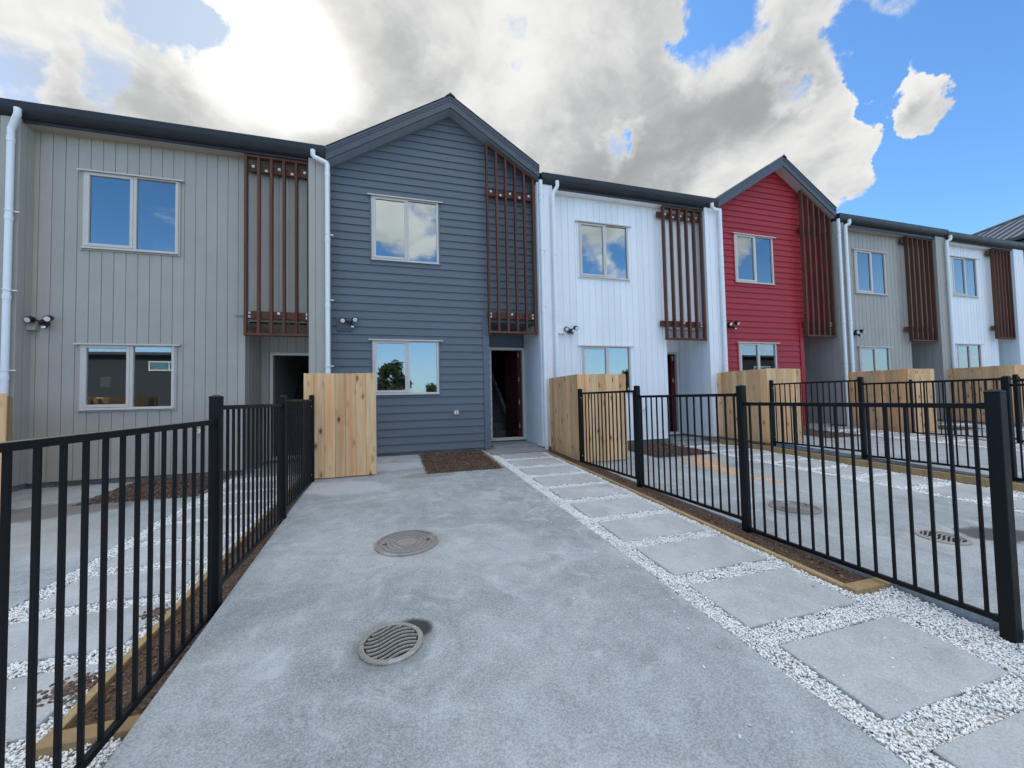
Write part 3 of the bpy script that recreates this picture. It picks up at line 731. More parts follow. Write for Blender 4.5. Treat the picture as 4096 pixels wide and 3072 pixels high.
        # barge board in two laps, with a capping strip above
        for (lo, hi, ya) in ((0.0, .14, y0_), (.14, .185, y0_-.008), (.185, up_-.013, y0_-.016)):
            for a, b in ((L0, ax), (ax, Rr)):
                bg.prism([(a, zr(a)+lo), (b, zr(b)+lo), (b, zr(b)+hi), (a, zr(a)+hi)], 'y', ya, y0_+.03)
        recalc(bg.build('barge_board', 'slate', rf))
        rc = MB(); rc.prism([(ax-.10, az-sl*.10+up_+.004), (ax, az+up_+.03), (ax+.10, az-sl*.10+up_+.004), (ax, az+up_-.01)], 'y', y0_-.045, y1_)
        recalc(rc.build('ridge_cap', 'slate', rf))
        sf = MB()
        for a, b in ((max(L0, x0-.0), ax), (ax, Rr)):
            sf.add([(a, y0_+.03, zr(a)-.001), (b, y0_+.03, zr(b)-.001), (b, D+.02, zr(b)-.001), (a, D+.02, zr(a)-.001)], [(0, 1, 2, 3)])
            sf.add([(a, y0_+.03, zr(a)-.001), (b, y0_+.03, zr(b)-.001), (b, y0_+.03, zr(b)+.05), (a, y0_+.03, zr(a)+.05)], [(0, 1, 2, 3)])
        # lap ends under the rake: small notched scotia following the boards
        sc_ = MB()
        for a, b in ((max(L0, x0), ax), (ax, min(Rr, n1-.03))):
            sc_.prism([(a, zr(a)-.028), (b, zr(b)-.028), (b, zr(b)-.002), (a, zr(a)-.002)], 'y', D-.03, D)
        recalc(sc_.build('soffit_trim', colm, rf))
        sf.build('soffit', 'soffitblue_bounce' if k == 1 else 'soffitgrey_bounce', rf)
    else:
        gt, L0, Rr = GUT[k]
        gb = gt-.275
        g = MB()
        yf = 7.90
        prof = [(yf+.012, gt-.004), (yf, gt), (yf-.012, gt-.012), (yf-.006, gt-.05), (yf+.004, gt-.10), (yf+.022, gt-.155), (yf+.05, gt-.20), (yf+.085, gt-.225), (yf+.12, gt-.235), (yf+.12, gt-.02)]
        g.prism(prof, 'x', L0, Rr)
        g.smooth = True
        rf = MB()
        rf.add([(L0-.05, yf+.06, gt+.005), (Rr+.05, yf+.06, gt+.005), (Rr+.05, 12.2, gt+.9), (L0-.05, 12.2, gt+.9)], [(0, 1, 2, 3)])
        rf.add([(L0-.05, 12.2, gt+.9), (Rr+.05, 12.2, gt+.9), (Rr+.05, 16.4, gt-.1), (L0-.05, 16.4, gt-.1)], [(0, 1, 2, 3)])
        rfo = rf.build('roof', 'slate', H)
        recalc(g.build('gutter', 'gutter', rfo))
        MB().box(L0, Rr, yf+.121, yf+.145, zs-.03, gt).build('fascia', 'gutter', rfo)
        s_ = MB(); s_.box(L0 if fin1 is None else fin1-.01, (R0 if R0 is not None else x1), yf+.146, D+.03, zs-.012, zs, .5)
        s_.build('soffit', colm, rfo)
    return H

FIN = {0: (-1.03, -.65), 1: (None, None), 2: (8.10, 8.47), 3: (None, None), 4: (17.25, 17.63), 5: (None, None)}
RIB = {0: (3.50, 3.845), 1: (None, None), 2: (12.66, 13.21), 3: (None, None), 4: (21.72, 22.25), 5: (25.9, 26.5)}
SOF = {0: 6.03, 2: 6.155, 4: 6.26, 5: 6.26}
GUT = {0: (6.275, -1.0, 3.80), 2: (6.41, 8.20, 13.05), 4: (6.545, 17.35, 22.2), 5: (6.50, 22.2, 26.9)}
ROOF = {1: (6.205, 7.535, .625), 3: (15.36, 7.67, .635)}
GX = {1: (3.80, 8.16), 3: (12.98, 17.30)}
H0 = house(0, 'eave', 'grey', -.65, 3.5, 0.0, 2.38, 3.50, .205, 'grey town house with vertical boards, leftmost behind the black fence')
H1 = house(1, 'gable', 'blue', 3.845, 8.10, 4.602, 7.0, 8.10, .36, 'dark slate blue gabled town house with open front door, in the centre')
H2 = house(2, 'eave', 'white', 8.47, 12.66, 9.21, 11.58, 12.66, .33, 'white town house with vertical boards between the blue and the red gables')
H3 = house(3, 'gable', 'red', 13.21, 17.25, 13.835, 16.16, 17.25, .50, 'red gabled town house with horizontal weatherboards')
H4 = house(4, 'eave', 'grey', 17.63, 21.72, 18.395, 20.76, 21.72, .45, 'grey town house with vertical boards, right of the red gable')
H5 = house(5, 'eave', 'white', 22.25, 25.9, 22.974, 25.31, 25.9, .55, 'white town house at the far right end of the row')
# slat screens
screen(H0, 2.42, 3.50, 2.645, 6.00, 6.00, 5.80, 3.04, ext=-.003)
screen(H1, 6.965, 8.06, 2.81, 6.985, 6.33, 5.92, 3.21)
screen(H2, 11.46, 12.64, 2.77, 6.12, 6.12, 5.93, 3.18)
screen(H3, 16.11, 17.20, 2.96, 7.13, 6.44, 6.05, 3.34)
screen(H4, 20.48, 21.70, 2.92, 6.23, 6.23, 6.09, 3.31)
screen(H5, 24.90, 25.88, 3.10, 6.23, 6.23, 6.09, 3.48)
# downpipes
gy = 7.86
pipe(H0, -.715, 7.92, .12, 5.84, (-.60, gy, 6.12))
pipe(H0, 3.835, 7.92, .2, 5.96, (3.60, gy, 6.13))
pipe(H1, 8.165, 7.92, .28, 6.22)
pipe(H2, 8.455, 7.92, .2, 5.97, (8.54, gy, 6.22))
pipe(H2, 13.06, 7.92, .25, 6.11, (12.78, gy, 6.24))
pipe(H3, 17.30, 7.92, .35, 6.36)
pipe(H4, 17.58, 7.92, .35, 6.20, (17.66, gy, 6.36))
pipe(H5, 22.12, 7.92, .4, 6.15, (22.20, gy, 6.34))
# lights, vents, taps
light(H0, -.46, 2.80, 1); light(H1, 4.185, 2.955); light(H2, 8.91, 2.93, 1); light(H3, 13.58, 3.20, 1); light(H4, 18.25, 3.12, 1)
def vent(H, x, z, mt):
    v = MB(); v.prism([(D, z+.17), (D-.05, z+.15), (D-.10, z), (D, z)], 'x', x, x+.19)
    if mt == 'blue':
        v = MB(); v.box(x, x+.20, D-.04, D-.01, z-.02, z+.18, None, .006); v.box(x-.03, x, D-.05, D, z-.06, z+.20, None, .004); v.box(x+.20, x+.23, D-.05, D, z-.06, z+.20, None, .004); v.box(x-.02, x+.22, D-.055, D-.01, z-.06, z-.03, None, .004)
    recalc(v.build('vent_hood', mt, H))
vent(H0, -.73, 2.67, 'grey'); vent(H1, 3.98, 2.86, 'blue'); vent(H2, 8.60, 2.86, 'white')
def tap(H, x, z):
    t_ = MB(); t_.tube([(x, D-.025, z), (x, D-.035, z)], .048, 24); o = t_.build('tap_plate', 'pvc', H)
    q = MB(); q.tube([(x, D-.034, z), (x, D-.085, z-.005), (x, D-.10, z-.045)], .011, 10); q.box(x-.006, x+.006, D-.075, D-.06, z, z+.05); q.box(x-.0, x+.045, D-.075, D-.06, z+.045, z+.055); q.build('garden_tap', 'brass', o)
tap(H1, 6.265, 1.127); tap(H0, 1.663, .94); tap(H2, 10.87, 1.06)

# far house with ribbed hip roof beyond the end of the row
fh = empty('town_house', (38, 10, 0), 'house with ribbed grey hip roof rising beyond the far end of the row', 'house')
b = MB(); b.box(30.3, 46.4, 7.1, 14.3, 0, 7.55); b.build('wall', 'grey', fh)
r_ = MB(); a0 = Vector((29.7, 14.9, 7.6)); a1 = Vector((29.7, 6.5, 7.6)); apx = Vector((34.23, 10.7, 9.68)); apx2 = Vector((42.5, 10.7, 9.68)); c0 = Vector((47, 14.9, 7.6)); c1 = Vector((47, 6.5, 7.6))
r_.add([a0, a1, apx], [(0, 1, 2)]); r_.add([a0, apx, apx2, c0], [(0, 1, 2, 3)]); r_.add([a1, c1, apx2, apx], [(0, 1, 2, 3)]); r_.add([c0, c1, apx2], [(0, 1, 2)])
for i in range(1, 24):
    t0 = i/24; p = a0.lerp(a1, t0)
    tt = 1-abs(2*t0-1); e = Vector((a0.x+(apx.x-a0.x)*tt, p.y, a0.z+(apx.z-a0.z)*tt))
    r_.tube([p+Vector((0, 0, .02)), e+Vector((0, 0, .02))], .045, 5)
r_.smooth = False
rfo = r_.build('roof', 'slate', fh)
MB().box(29.58, 29.70, 6.4, 15.0, 7.48, 7.61).build('gutter', 'gutter', rfo)
MB().tube([a0+Vector((0, 0, .03)), apx+Vector((0, 0, .03))], .07, 8).tube([a1+Vector((0, 0, .03)), apx+Vector((0, 0, .03))], .07, 8).build('ridge_cap', 'slate', rfo)

# ------------------------------------------------------------------ ground
def grid(name, mt, xs, ys, zf, kind='structure', label=None):
    mb = MB(); nx = len(xs)
    vs = [(x, y, zf(x, y)) for y in ys for x in xs]
    fs = [(j*nx+i, j*nx+i+1, (j+1)*nx+i+1, (j+1)*nx+i) for j in range(len(ys)-1) for i in range(nx-1)]
    mb.add(vs, fs, .5); mb.smooth = True
    o = mb.build(name, mt, None, (0, 0, 0)); return tag(o, label, None, None, kind)
END = {0: 2.36}
bounds = [3.80, 8.30, 12.90, 17.46, 22.05]
def lot_of(x, y=4.0):
    x = x-.016*(D-y)
    return sum(1 for b_ in bounds if x > b_)
def gz_(x, y):
    if y < -0.8: return -.36
    if y > 8.3: return lotz(lot_of(x), 8.3)-.12
    return lotz(lot_of(x, y), y)-.10-(.02 if y < 0 else 0)
xs = sorted(set([-900, -200, -60, -20, -8] + [b_+e for b_ in bounds for e in (-.03, .03)] + [12, 15, 20, 27, 40, 80, 250, 900]))
ys = [-900, -200, -60, -20, -8, -3, -1, -.8, -.6, 0, 1, 2, 3, 4, 5, 6, 7, 8, 8.3, 9, 12, 20, 60, 250, 900]
grid('ground', 'earth', xs, ys, gz_)
MB().box(-150, 150, -7.5, -1.2, -.40, -.33).build('road', 'conc'); tag(bpy.context.scene.objects['road'], None, None, None, 'structure')

OX = [-4.56, 0, 4.56, 9.13, 13.70, 18.2]
def slab(k):
    """driveway of lot k as one thick slab, cut around the garden bed"""
    ox = OX[k]; top = 0.0
    def pt(x, y, dz_=0): return (sh(x+ox, y)+(.017*(7.4-y)-.01 if (k == 1 and x < 3.8) else 0), y, lotz(k, y)+dz_)
    xl, xr = 3.79, 6.835; bx0, bx1, by0 = BED[k]; y0_, y1_ = -.6, 8.22
    xg = [xl, bx0-ox if True else 0, bx1-ox, xr]
    xs_ = [xl, max(xl+.1, bx0-ox), bx1-ox, xr]; ys_ = [y0_, 1, 2.5, 4, 5.5, by0, y1_]
    mb = MB()
    for i in range(3):
        for j in range(len(ys_)-1):
            if i == 1 and j == len(ys_)-2: continue
            if i == 2 and j == len(ys_)-2: xs2 = (xs_[2]+.0, xs_[3])
            a, b_ = xs_[i], xs_[i+1]; c_, d_ = ys_[j], ys_[j+1]
            mb.add([pt(a, c_), pt(b_, c_), pt(b_, d_), pt(a, d_)], [(0, 1, 2, 3)], .5)
    def side(p, q): mb.add([pt(*p), pt(*q), pt(*q, -.13), pt(*p, -.13)], [(0, 1, 2, 3)], .5)
    side((xl, y0_), (xl, y1_)); side((xr, y0_), (xr, y1_)); side((xl, y0_), (xr, y0_))
    side((xs_[1], by0), (xs_[1], y1_)); side((xs_[2], by0), (xs_[2], y1_)); side((xs_[1], by0), (xs_[2], by0))
    o = mb.build('driveway', 'conc', None, (0, 0, 0)); tag(o, None, None, None, 'structure'); return o
BED = {0: (.80, 2.22, 6.85), 1: (5.50, 6.745, 6.45), 2: (9.95, 11.34, 6.6), 3: (14.55, 15.9, 6.6), 4: (19.1, 20.45, 6.6), 5: (23.7, 25.0, 6.6)}
for k in range(6): slab(k)

def npmesh(name, V, Fc, R_, mt, kind='stuff', smooth=True):
    """V (n,3) float, Fc (m,3) int"""
    me = bpy.data.meshes.new(name)
    me.vertices.add(len(V)); me.vertices.foreach_set('co', V.astype(np.float32).ravel())
    me.loops.add(Fc.size); me.loops.foreach_set('vertex_index', Fc.astype(np.int32).ravel())
    me.polygons.add(len(Fc)); me.polygons.foreach_set('loop_start', np.arange(0, Fc.size, 3, dtype=np.int32)); me.polygons.foreach_set('loop_total', np.full(len(Fc), 3, dtype=np.int32))
    at = me.attributes.new('rnd', 'FLOAT', 'POINT'); at.data.foreach_set('value', R_.astype(np.float32))
    me.materials.append(M[mt]); me.update(calc_edges=True)
    if smooth: me.polygons.foreach_set('use_smooth', np.ones(len(Fc), dtype=bool))
    o = bpy.data.objects.new(name, me); col.objects.link(o); o['kind'] = kind; return o
phi = (1+5**.5)/2
ICO = np.array([(-1, phi, 0), (1, phi, 0), (-1, -phi, 0), (1, -phi, 0), (0, -1, phi), (0, 1, phi), (0, -1, -phi), (0, 1, -phi), (phi, 0, -1), (phi, 0, 1), (-phi, 0, -1), (-phi, 0, 1)])/math.sqrt(1+phi*phi)
ICF = np.array([(0, 11, 5), (0, 5, 1), (0, 1, 7), (0, 7, 10), (0, 10, 11), (1, 5, 9), (5, 11, 4), (11, 10, 2), (10, 7, 6), (7, 1, 8), (3, 9, 4), (3, 4, 2), (3, 2, 6), (3, 6, 8), (3, 8, 9), (4, 9, 5), (2, 4, 11), (6, 2, 10), (8, 6, 7), (9, 8, 1)])
def blobs(P_, S_, name, mt, kind='stuff', tiltv=.5, smooth=False):
    n = len(P_)
    q = rng.normal(size=(n, 4)); q /= np.linalg.norm(q, axis=1)[:, None]
    a = rng.uniform(0, 2*math.pi, n); tx = rng.normal(0, tiltv, n); ty = rng.normal(0, tiltv, n)
    ca, sa_ = np.cos(a), np.sin(a)
    base = ICO[None]*(1+rng.uniform(-.22, .22, (n, 12, 1)))*S_[:, None, :]
    X = base[..., 0]*ca[:, None]-base[..., 1]*sa_[:, None]; Y_ = base[..., 0]*sa_[:, None]+base[..., 1]*ca[:, None]; Z = base[..., 2]
    Z2 = Z*np.cos(tx)[:, None]+Y_*np.sin(tx)[:, None]; Y2 = Y_*np.cos(tx)[:, None]-Z*np.sin(tx)[:, None]
    Z3 = Z2*np.cos(ty)[:, None]+X*np.sin(ty)[:, None]; X2 = X*np.cos(ty)[:, None]-Z2*np.sin(ty)[:, None]
    V = np.stack([X2, Y2, Z3], -1)+P_[:, None, :]
    Fc = (ICF[None]+(np.arange(n)*12)[:, None, None]).reshape(-1, 3)
    return npmesh(name, V.reshape(-1, 3), Fc, np.repeat(rng.uniform(0, 1, n), 12), mt, kind, smooth)

PAV = {}
def pavers(k, ys_):
    ox = OX[k]; out = []
    for yn in ys_: out.append((6.99+ox, 6.99+ox+.905, yn, yn+.495))
    PAV[k] = out
near = [1.235+.656*i for i in range(10)]
pavers(0, [1.10+.656*i for i in range(10)]); pavers(1, [.58]+near); pavers(2, [1.0+.656*i for i in range(10)]); pavers(3, [2.2+.656*i for i in range(8)]); pavers(4, [3.5+.656*i for i in range(6)]); PAV[5] = []
ORD = ['first', 'second', 'third', 'fourth', 'fifth', 'sixth', 'seventh', 'eighth', 'ninth', 'tenth', 'eleventh']
HN = ['left grey house', 'dark blue house', 'middle white house', 'red house', 'right grey house']
for k in range(5):
    L_ = list(reversed(PAV[k]))
    for i, (a, b_, c_, d_) in enumerate(L_):
        mb = MB(); z0_, z1_ = lotz(k, (c_+d_)/2)-.035, lotz(k, (c_+d_)/2)+.008
        jx, jy = random.uniform(-.008, .008), random.uniform(-.01, .01)
        mb.box(sh(a, c_)+jx, sh(b_, c_)+jx, c_+jy, d_+jy, z0_, z1_, None, .005)
        yc = (c_+d_)/2; s_ = LOT[k][1]; rot = random.uniform(-.008, .008)
        xc = sh(a, c_)+.45
        mb.v = [(xc+(x-xc)*math.cos(rot)-(y-yc)*math.sin(rot), yc+(x-xc)*math.sin(rot)+(y-yc)*math.cos(rot), z+s_*(y-yc)) for x, y, z in mb.v]
        o = mb.build('paver', 'paver')
        tag(o, 'square concrete paver, %s from the door of the %s' % (ORD[i], HN[k]), 'paver', 'concrete pavers in white gravel')

def gravel(k, ylo, yhi, dens, size, strays=0, bed=True):
    ox = OX[k]; xa, xb = 6.84+ox, 7.985+ox; yc = END.get(k, 2.03)-.03
    n = int((xb-xa)*(yhi-ylo)*dens)
    x = rng.uniform(xa, xb, n); y = rng.uniform(ylo, yhi, n)
    if ylo < yc:
        n2 = int(.36*(yc-ylo)*dens); x = np.r_[x, rng.uniform(xb, xb+.34, n2)]; y = np.r_[y, rng.uniform(ylo, yc, n2)]
    keep = np.ones(len(x), bool)
    for (a, b_, c_, d_) in PAV[k]: keep &= ~((x > a-.004) & (x < b_+.004) & (y > c_-.006) & (y < d_+.006))
    keep &= ~((y > 7.62) & (x > 6.9+ox)) if k != 0 else ~((y > 7.9) & (x > 6.9+ox))
    x, y = x[keep], y[keep]
    A0, S0 = LOT[k]
    z = A0-S0*(D-y)+rng.uniform(-.022, .004, len(x))+.006*np.sin(x*17+y*9)
    if strays:
        sx = np.r_[rng.uniform(xa, xb, strays), xa-np.abs(rng.normal(0, .30, strays//3))]; sy_ = np.r_[rng.uniform(ylo, min(7.5, yhi), strays), rng.uniform(ylo, 6.0, strays//3)]
        x = np.r_[x, sx]; y = np.r_[y, sy_]; z = np.r_[z, A0-S0*(D-sy_)+.012]; z[-(strays//3):] -= .006
    m_ = len(x); s0 = size*rng.uniform(.6, 1.15, m_)
    S_ = np.stack([s0*rng.uniform(.9, 1.35, m_), s0*rng.uniform(.6, .95, m_), s0*rng.uniform(.38, .6, m_)], -1)
    xs_ = x+.016*(D-y)
    o = blobs(np.stack([xs_, y, z], -1), S_, 'gravel', 'pebble'); 
    if not bed: return
    mb = MB()
    for (p, q, c_, d_) in ((xa, xb, -.6, 8.25), (xb, xb+.33, -.6, yc)):
        if d_ <= c_: continue
        vs = [(sh(p, c_), c_, lotz(k, c_)-.022), (sh(q, c_), c_, lotz(k, c_)-.022), (sh(q, d_), d_, lotz(k, d_)-.022), (sh(p, d_), d_, lotz(k, d_)-.022)]
        mb.add(vs, [(0, 1, 2, 3)], .5)
    tag(mb.build('gravel_bed', 'gravelbed', None, (0, 0, 0)), None, None, None, 'structure')
gravel(1, .25, 3.3, 21000, .0078, 120, False)
gravel(1, 3.3, 8.0, 13500, .0095, 80)
gravel(0, 1.2, 8.0, 12500, .0098, 60)
gravel(2, 1.5, 8.0, 7000, .0130, 40)
gravel(3, 2.5, 8.0, 2600, .020)
gravel(4, 3.5, 8.0, 1600, .024)

RAISE = {2: .085}
def soilstrip(k):
    ox = OX[k]; xa, xb = 8.03+ox, (8.36 if k else 8.47)+ox
    def zf(x, y):
        xx = x-.016*(D-y)
        z = lotz(k, y)+RAISE.get(k, 0)-.012+.012*mnoise.noise(Vector((x*7, y*5, k)))+.008*mnoise.noise(Vector((x*25, y*25, k)))
        return z
    ys_ = np.arange(END.get(k, 2.03)+.02, 8.2, .05); mb = MB(); nx = 12
    vs = []; 
    for y in ys_:
        for i in range(nx):
            x = sh(xa+(xb-xa)*i/(nx-1), y); vs.append((x, y, zf(x, y)))
    fs = [(j*nx+i, j*nx+i+1, (j+1)*nx+i+1, (j+1)*nx+i) for j in range(len(ys_)-1) for i in range(nx-1)]
    mb.add(vs, fs, .5); mb.smooth = True
    tag(mb.build('soil', 'soil', None, (0, 0, 0)), None, None, None, 'stuff')
    n = 1500 if k < 3 else 400
    x = rng.uniform(xa+.01, xb-.05, n); y = rng.uniform(END.get(k, 2.03)+.05, 7.9, n); x = x+.016*(D-y)
    A0, S0 = LOT[k]; z = A0+RAISE.get(k, 0)-S0*(D-y)-.008
    s0 = rng.uniform(.003, .012, n)
    blobs(np.stack([x, y, z], -1), np.stack([s0*1.3, s0, s0*.6], -1), 'soil_clods', 'mulch')
for k in range(5): soilstrip(k)

def bed(k):
    bx0, bx1, by0 = BED[k]; n = 46
    mb = MB(); vs = []; by1 = 8.24
    for j in range(n):
        for i in range(n):
            x = bx0+(bx1-bx0)*i/(n-1); y = by0+(by1-by0)*j/(n-1)
            e = min(i, j, n-1-i, n-1-j)/6; e = min(1, e)
            z = lotz(k, y)-.03+.045*e+.03*e*mnoise.noise(Vector((x*3, y*3, k)))+.018*mnoise.noise(Vector((x*14, y*14, k)))
            vs.append((sh(x, y), y, z))
    fs = [(j*n+i, j*n+i+1, (j+1)*n+i+1, (j+1)*n+i) for j in range(n-1) for i in range(n-1)]
    mb.add(vs, fs, .5); mb.smooth = True
    tag(mb.build('garden_soil', 'soil', None, (0, 0, 0)), None, None, None, 'stuff')
    m_ = 3800 if k < 3 else 900
    x = rng.uniform(bx0-.03, bx1, m_); y = rng.uniform(by0-.02, by1-.05, m_); A0, S0 = LOT[k]
    z = A0-S0*(D-y)+rng.uniform(.0, .045, m_)*np.minimum(1, np.minimum(x-bx0, y-by0).clip(0)/.15)+.003
    s0 = rng.uniform(.006, .018, m_)
    blobs(np.stack([x+.016*(D-y), y, z], -1), np.stack([s0*1.5, s0*.55, s0*.3], -1), 'bark_mulch', 'mulch', tiltv=.4)
for k in range(5): bed(k)
# earth kicked over the stones beside the left fence
for (cx_s, cy_s, n_s, sp_s) in ((3.33, 2.72, 260, .07), (3.36, 3.42, 160, .05)):
    x = rng.normal(cx_s, sp_s, n_s); y = rng.normal(cy_s, sp_s*.7, n_s); s0 = rng.uniform(.004, .011, n_s)
    blobs(np.stack([x+.016*(D-y), y, LOT[0][0]-LOT[0][1]*(D-y)+.010+0*x], -1), np.stack([s0*1.4, s0, s0*.6], -1), 'soil_spill', 'mulch')
# timber edging beside the bed
def bar3(mb, p, q, wd, h0, h1, k, r=None):
    (xa, ya), (xb, yb) = p, q
    dx, dy = xb-xa, yb-ya; L = math.hypot(dx, dy); nx, ny = -dy/L*wd/2, dx/L*wd/2
    def P_(x, y, h, ox_, oy_): return (sh(x, y)+ox_, y+oy_, lotz(k, y)+h)
    v = [P_(xa, ya, h0, nx, ny), P_(xa, ya, h0, -nx, -ny), P_(xb, yb, h0, -nx, -ny), P_(xb, yb, h0, nx, ny),
         P_(xa, ya, h1, nx, ny), P_(xa, ya, h1, -nx, -ny), P_(xb, yb, h1, -nx, -ny), P_(xb, yb, h1, nx, ny)]
    mb.add(v, [(0, 3, 2, 1), (4, 5, 6, 7), (0, 1, 5, 4), (1, 2, 6, 5), (2, 3, 7, 6), (3, 0, 4, 7)], r)
EL = ['pine edging board beside the gravel path of the left grey house', 'pine edging board beside the gravel path of the dark blue house', 'pine edging board beside the gravel path of the white house', 'pine edging board beside the gravel path of the red house', 'pine edging board beside the path right of the red house']
for k in range(5):
    ox = OX[k]; e = empty('timber_edging', (sh(8.01+ox, 4), 4, lotz(k, 4)), EL[k], 'garden edging', 'pine edging boards')
    ye = END.get(k, 2.03); cuts = [ye, 3.9, 6.0, 8.0]
    for a, b_ in zip(cuts, cuts[1:]):
        mb = MB(); bar3(mb, (8.01+ox+random.uniform(-.003, .003), a+.004), (8.01+ox+random.uniform(-.003, .003), b_), .048, -.1, RAISE.get(k, 0)+.020+random.uniform(0, .006), k); o = recalc(mb.build('edging_board', 'edge', e))
        o.modifiers.new('bevel', 'BEVEL').width = .004
    mb = MB(); bar3(mb, (7.99+ox, ye-.03), ((8.33 if k else 8.44)+ox, ye-.03), .095, -.1, RAISE.get(k, 0)+.030, k); o = recalc(mb.build('end_board', 'edge', e)); o.modifiers.new('bevel', 'BEVEL').width = .004
for k in (0, 1, 2):
    bx0, bx1, by0 = BED[k]
    e = MB(); bar3(e, (bx1+.02, by0), (bx1+.02, 8.2), .035, -.05, .018, k)
    o = recalc(e.build('timber_edging', 'edge')); tag(o, ['thin pine board between mulch bed and path of left grey house', 'thin pine board between mulch bed and path of dark blue house', 'thin pine board between mulch bed and path of white house'][k], 'garden edging')

# sawdust spill on the driveway of the white house
n = 3600; t_ = rng.beta(1.1, 1.6, n)
cx = 10.70+(10.42-10.70)*t_-.25*np.sin(t_*3); cyy = 6.45+(4.3-6.45)*t_
x = cx+rng.normal(0, 1, n)*(.20*(1-t_)+.03); y = cyy+rng.normal(0, .10, n)
z = LOT[2][0]-LOT[2][1]*(D-y)+.001; s0 = rng.uniform(.004, .012, n)
blobs(np.stack([x, y, z], -1), np.stack([s0*1.6, s0*1.6, s0*.12], -1), 'sawdust', 'dust', tiltv=.05)

# covers in the driveways
def cover(x, y, k, label, r=.285):
    z = lotz(k, y); e = empty('manhole_cover', (x, y, z), label, 'manhole cover', 'round drain covers in the driveways')
    fr = MB().lathe([(r-.022, -.03), (r, -.03), (r, .009), (r-.004, .013), (r-.022, .013), (r-.022, -.03)], (x, y, z)); fr.build('rim', 'iron', e)
    prof = [(0.0001, -.03), (r-.026, -.03), (r-.026, .010)]
    rr = r-.028; nr = 4
    for i in range(nr):
        a = rr*(1-.17*(i+.25)); prof += [(a, .012), (a-.005, .003), (a-.020, .003), (a-.025, .012)]
    prof += [(.0001, .012)]
    MB().lathe(prof, (x, y, z)).build('lid', 'iron', e)
    h = MB()
    for s_ in (-1, 1): h.box(x+s_*r*.68-.022, x+s_*r*.68+.022, y-.008, y+.008, z+.0125, z+.0135)
    h.build('lifting_slot', 'hole_shade', e)  # flat dark strips on the lid stand in for shade in the slots
    tilt_ = Matrix.Rotation(math.atan(LOT[k][1]), 4, 'X'); e.rotation_euler = tilt_.to_euler()
    return e
cover(5.15, 3.775, 1, 'round ringed manhole cover in the middle driveway, above the slotted grate')
cover(9.42, 3.42, 2, 'round ringed manhole cover behind the right fence', .25)
def grate(x, y, k, r, label, ang):
    z = lotz(k, y); e = empty('drain_grate', (x, y, z), label, 'drain grate', 'slotted drain grates in the driveways')
    MB().lathe([(r-.030, -.02), (r, -.02), (r, .009), (r-.006, .014), (r-.030, .014), (r-.030, -.02)], (x, y, z), 56).build('rim', 'grate', e)
    MB().lathe([(.001, .0015), (r-.028, .0015), (r-.028, .0025), (.001, .0025)], (x, y, z)).build('hole_shade', 'hole_shade', e)  # flat black disc above the slab, painting the shade below the bars
    ca, sa_ = math.cos(ang), math.sin(ang); R_ = r-.030
    b = MB(); nb = 9
    for i in range(nb):
        v0 = -R_+2*R_*(i+.5)/nb
        pts = []
        for j in range(25):
            u = -R_+2*R_*j/24; v = v0+.030*math.sin(u/R_*2.7+.3)
            if u*u+v*v < R_*R_*1.01: pts.append((u, v))
        if len(pts) < 2: continue
        hw = R_/nb*.40; vs = []; fs = []
        for (u, v) in pts:
            for dv, zz_ in ((-hw, .003), (-hw, .008), (-hw*.5, .013), (hw*.5, .013), (hw, .008), (hw, .003)):
                vs.append((x+u*ca-(v+dv)*sa_, y+u*sa_+(v+dv)*ca, z+zz_))
        for q in range(len(pts)-1):
            for a in range(5): fs.append((q*6+a, q*6+a+1, (q+1)*6+a+1, (q+1)*6+a))
        b.add(vs, fs)
    b.build('wavy_bars', 'grate', e)
    e.rotation_euler = (math.atan(LOT[k][1]), 0, 0)
grate(5.035, 2.375, 1, .178, 'round cast drain grate with wavy slots near the middle driveway centre', .12)
grate(9.80, 2.34, 2, .175, 'round slotted drain grate beside a dark damp stain behind the right fence', .0)

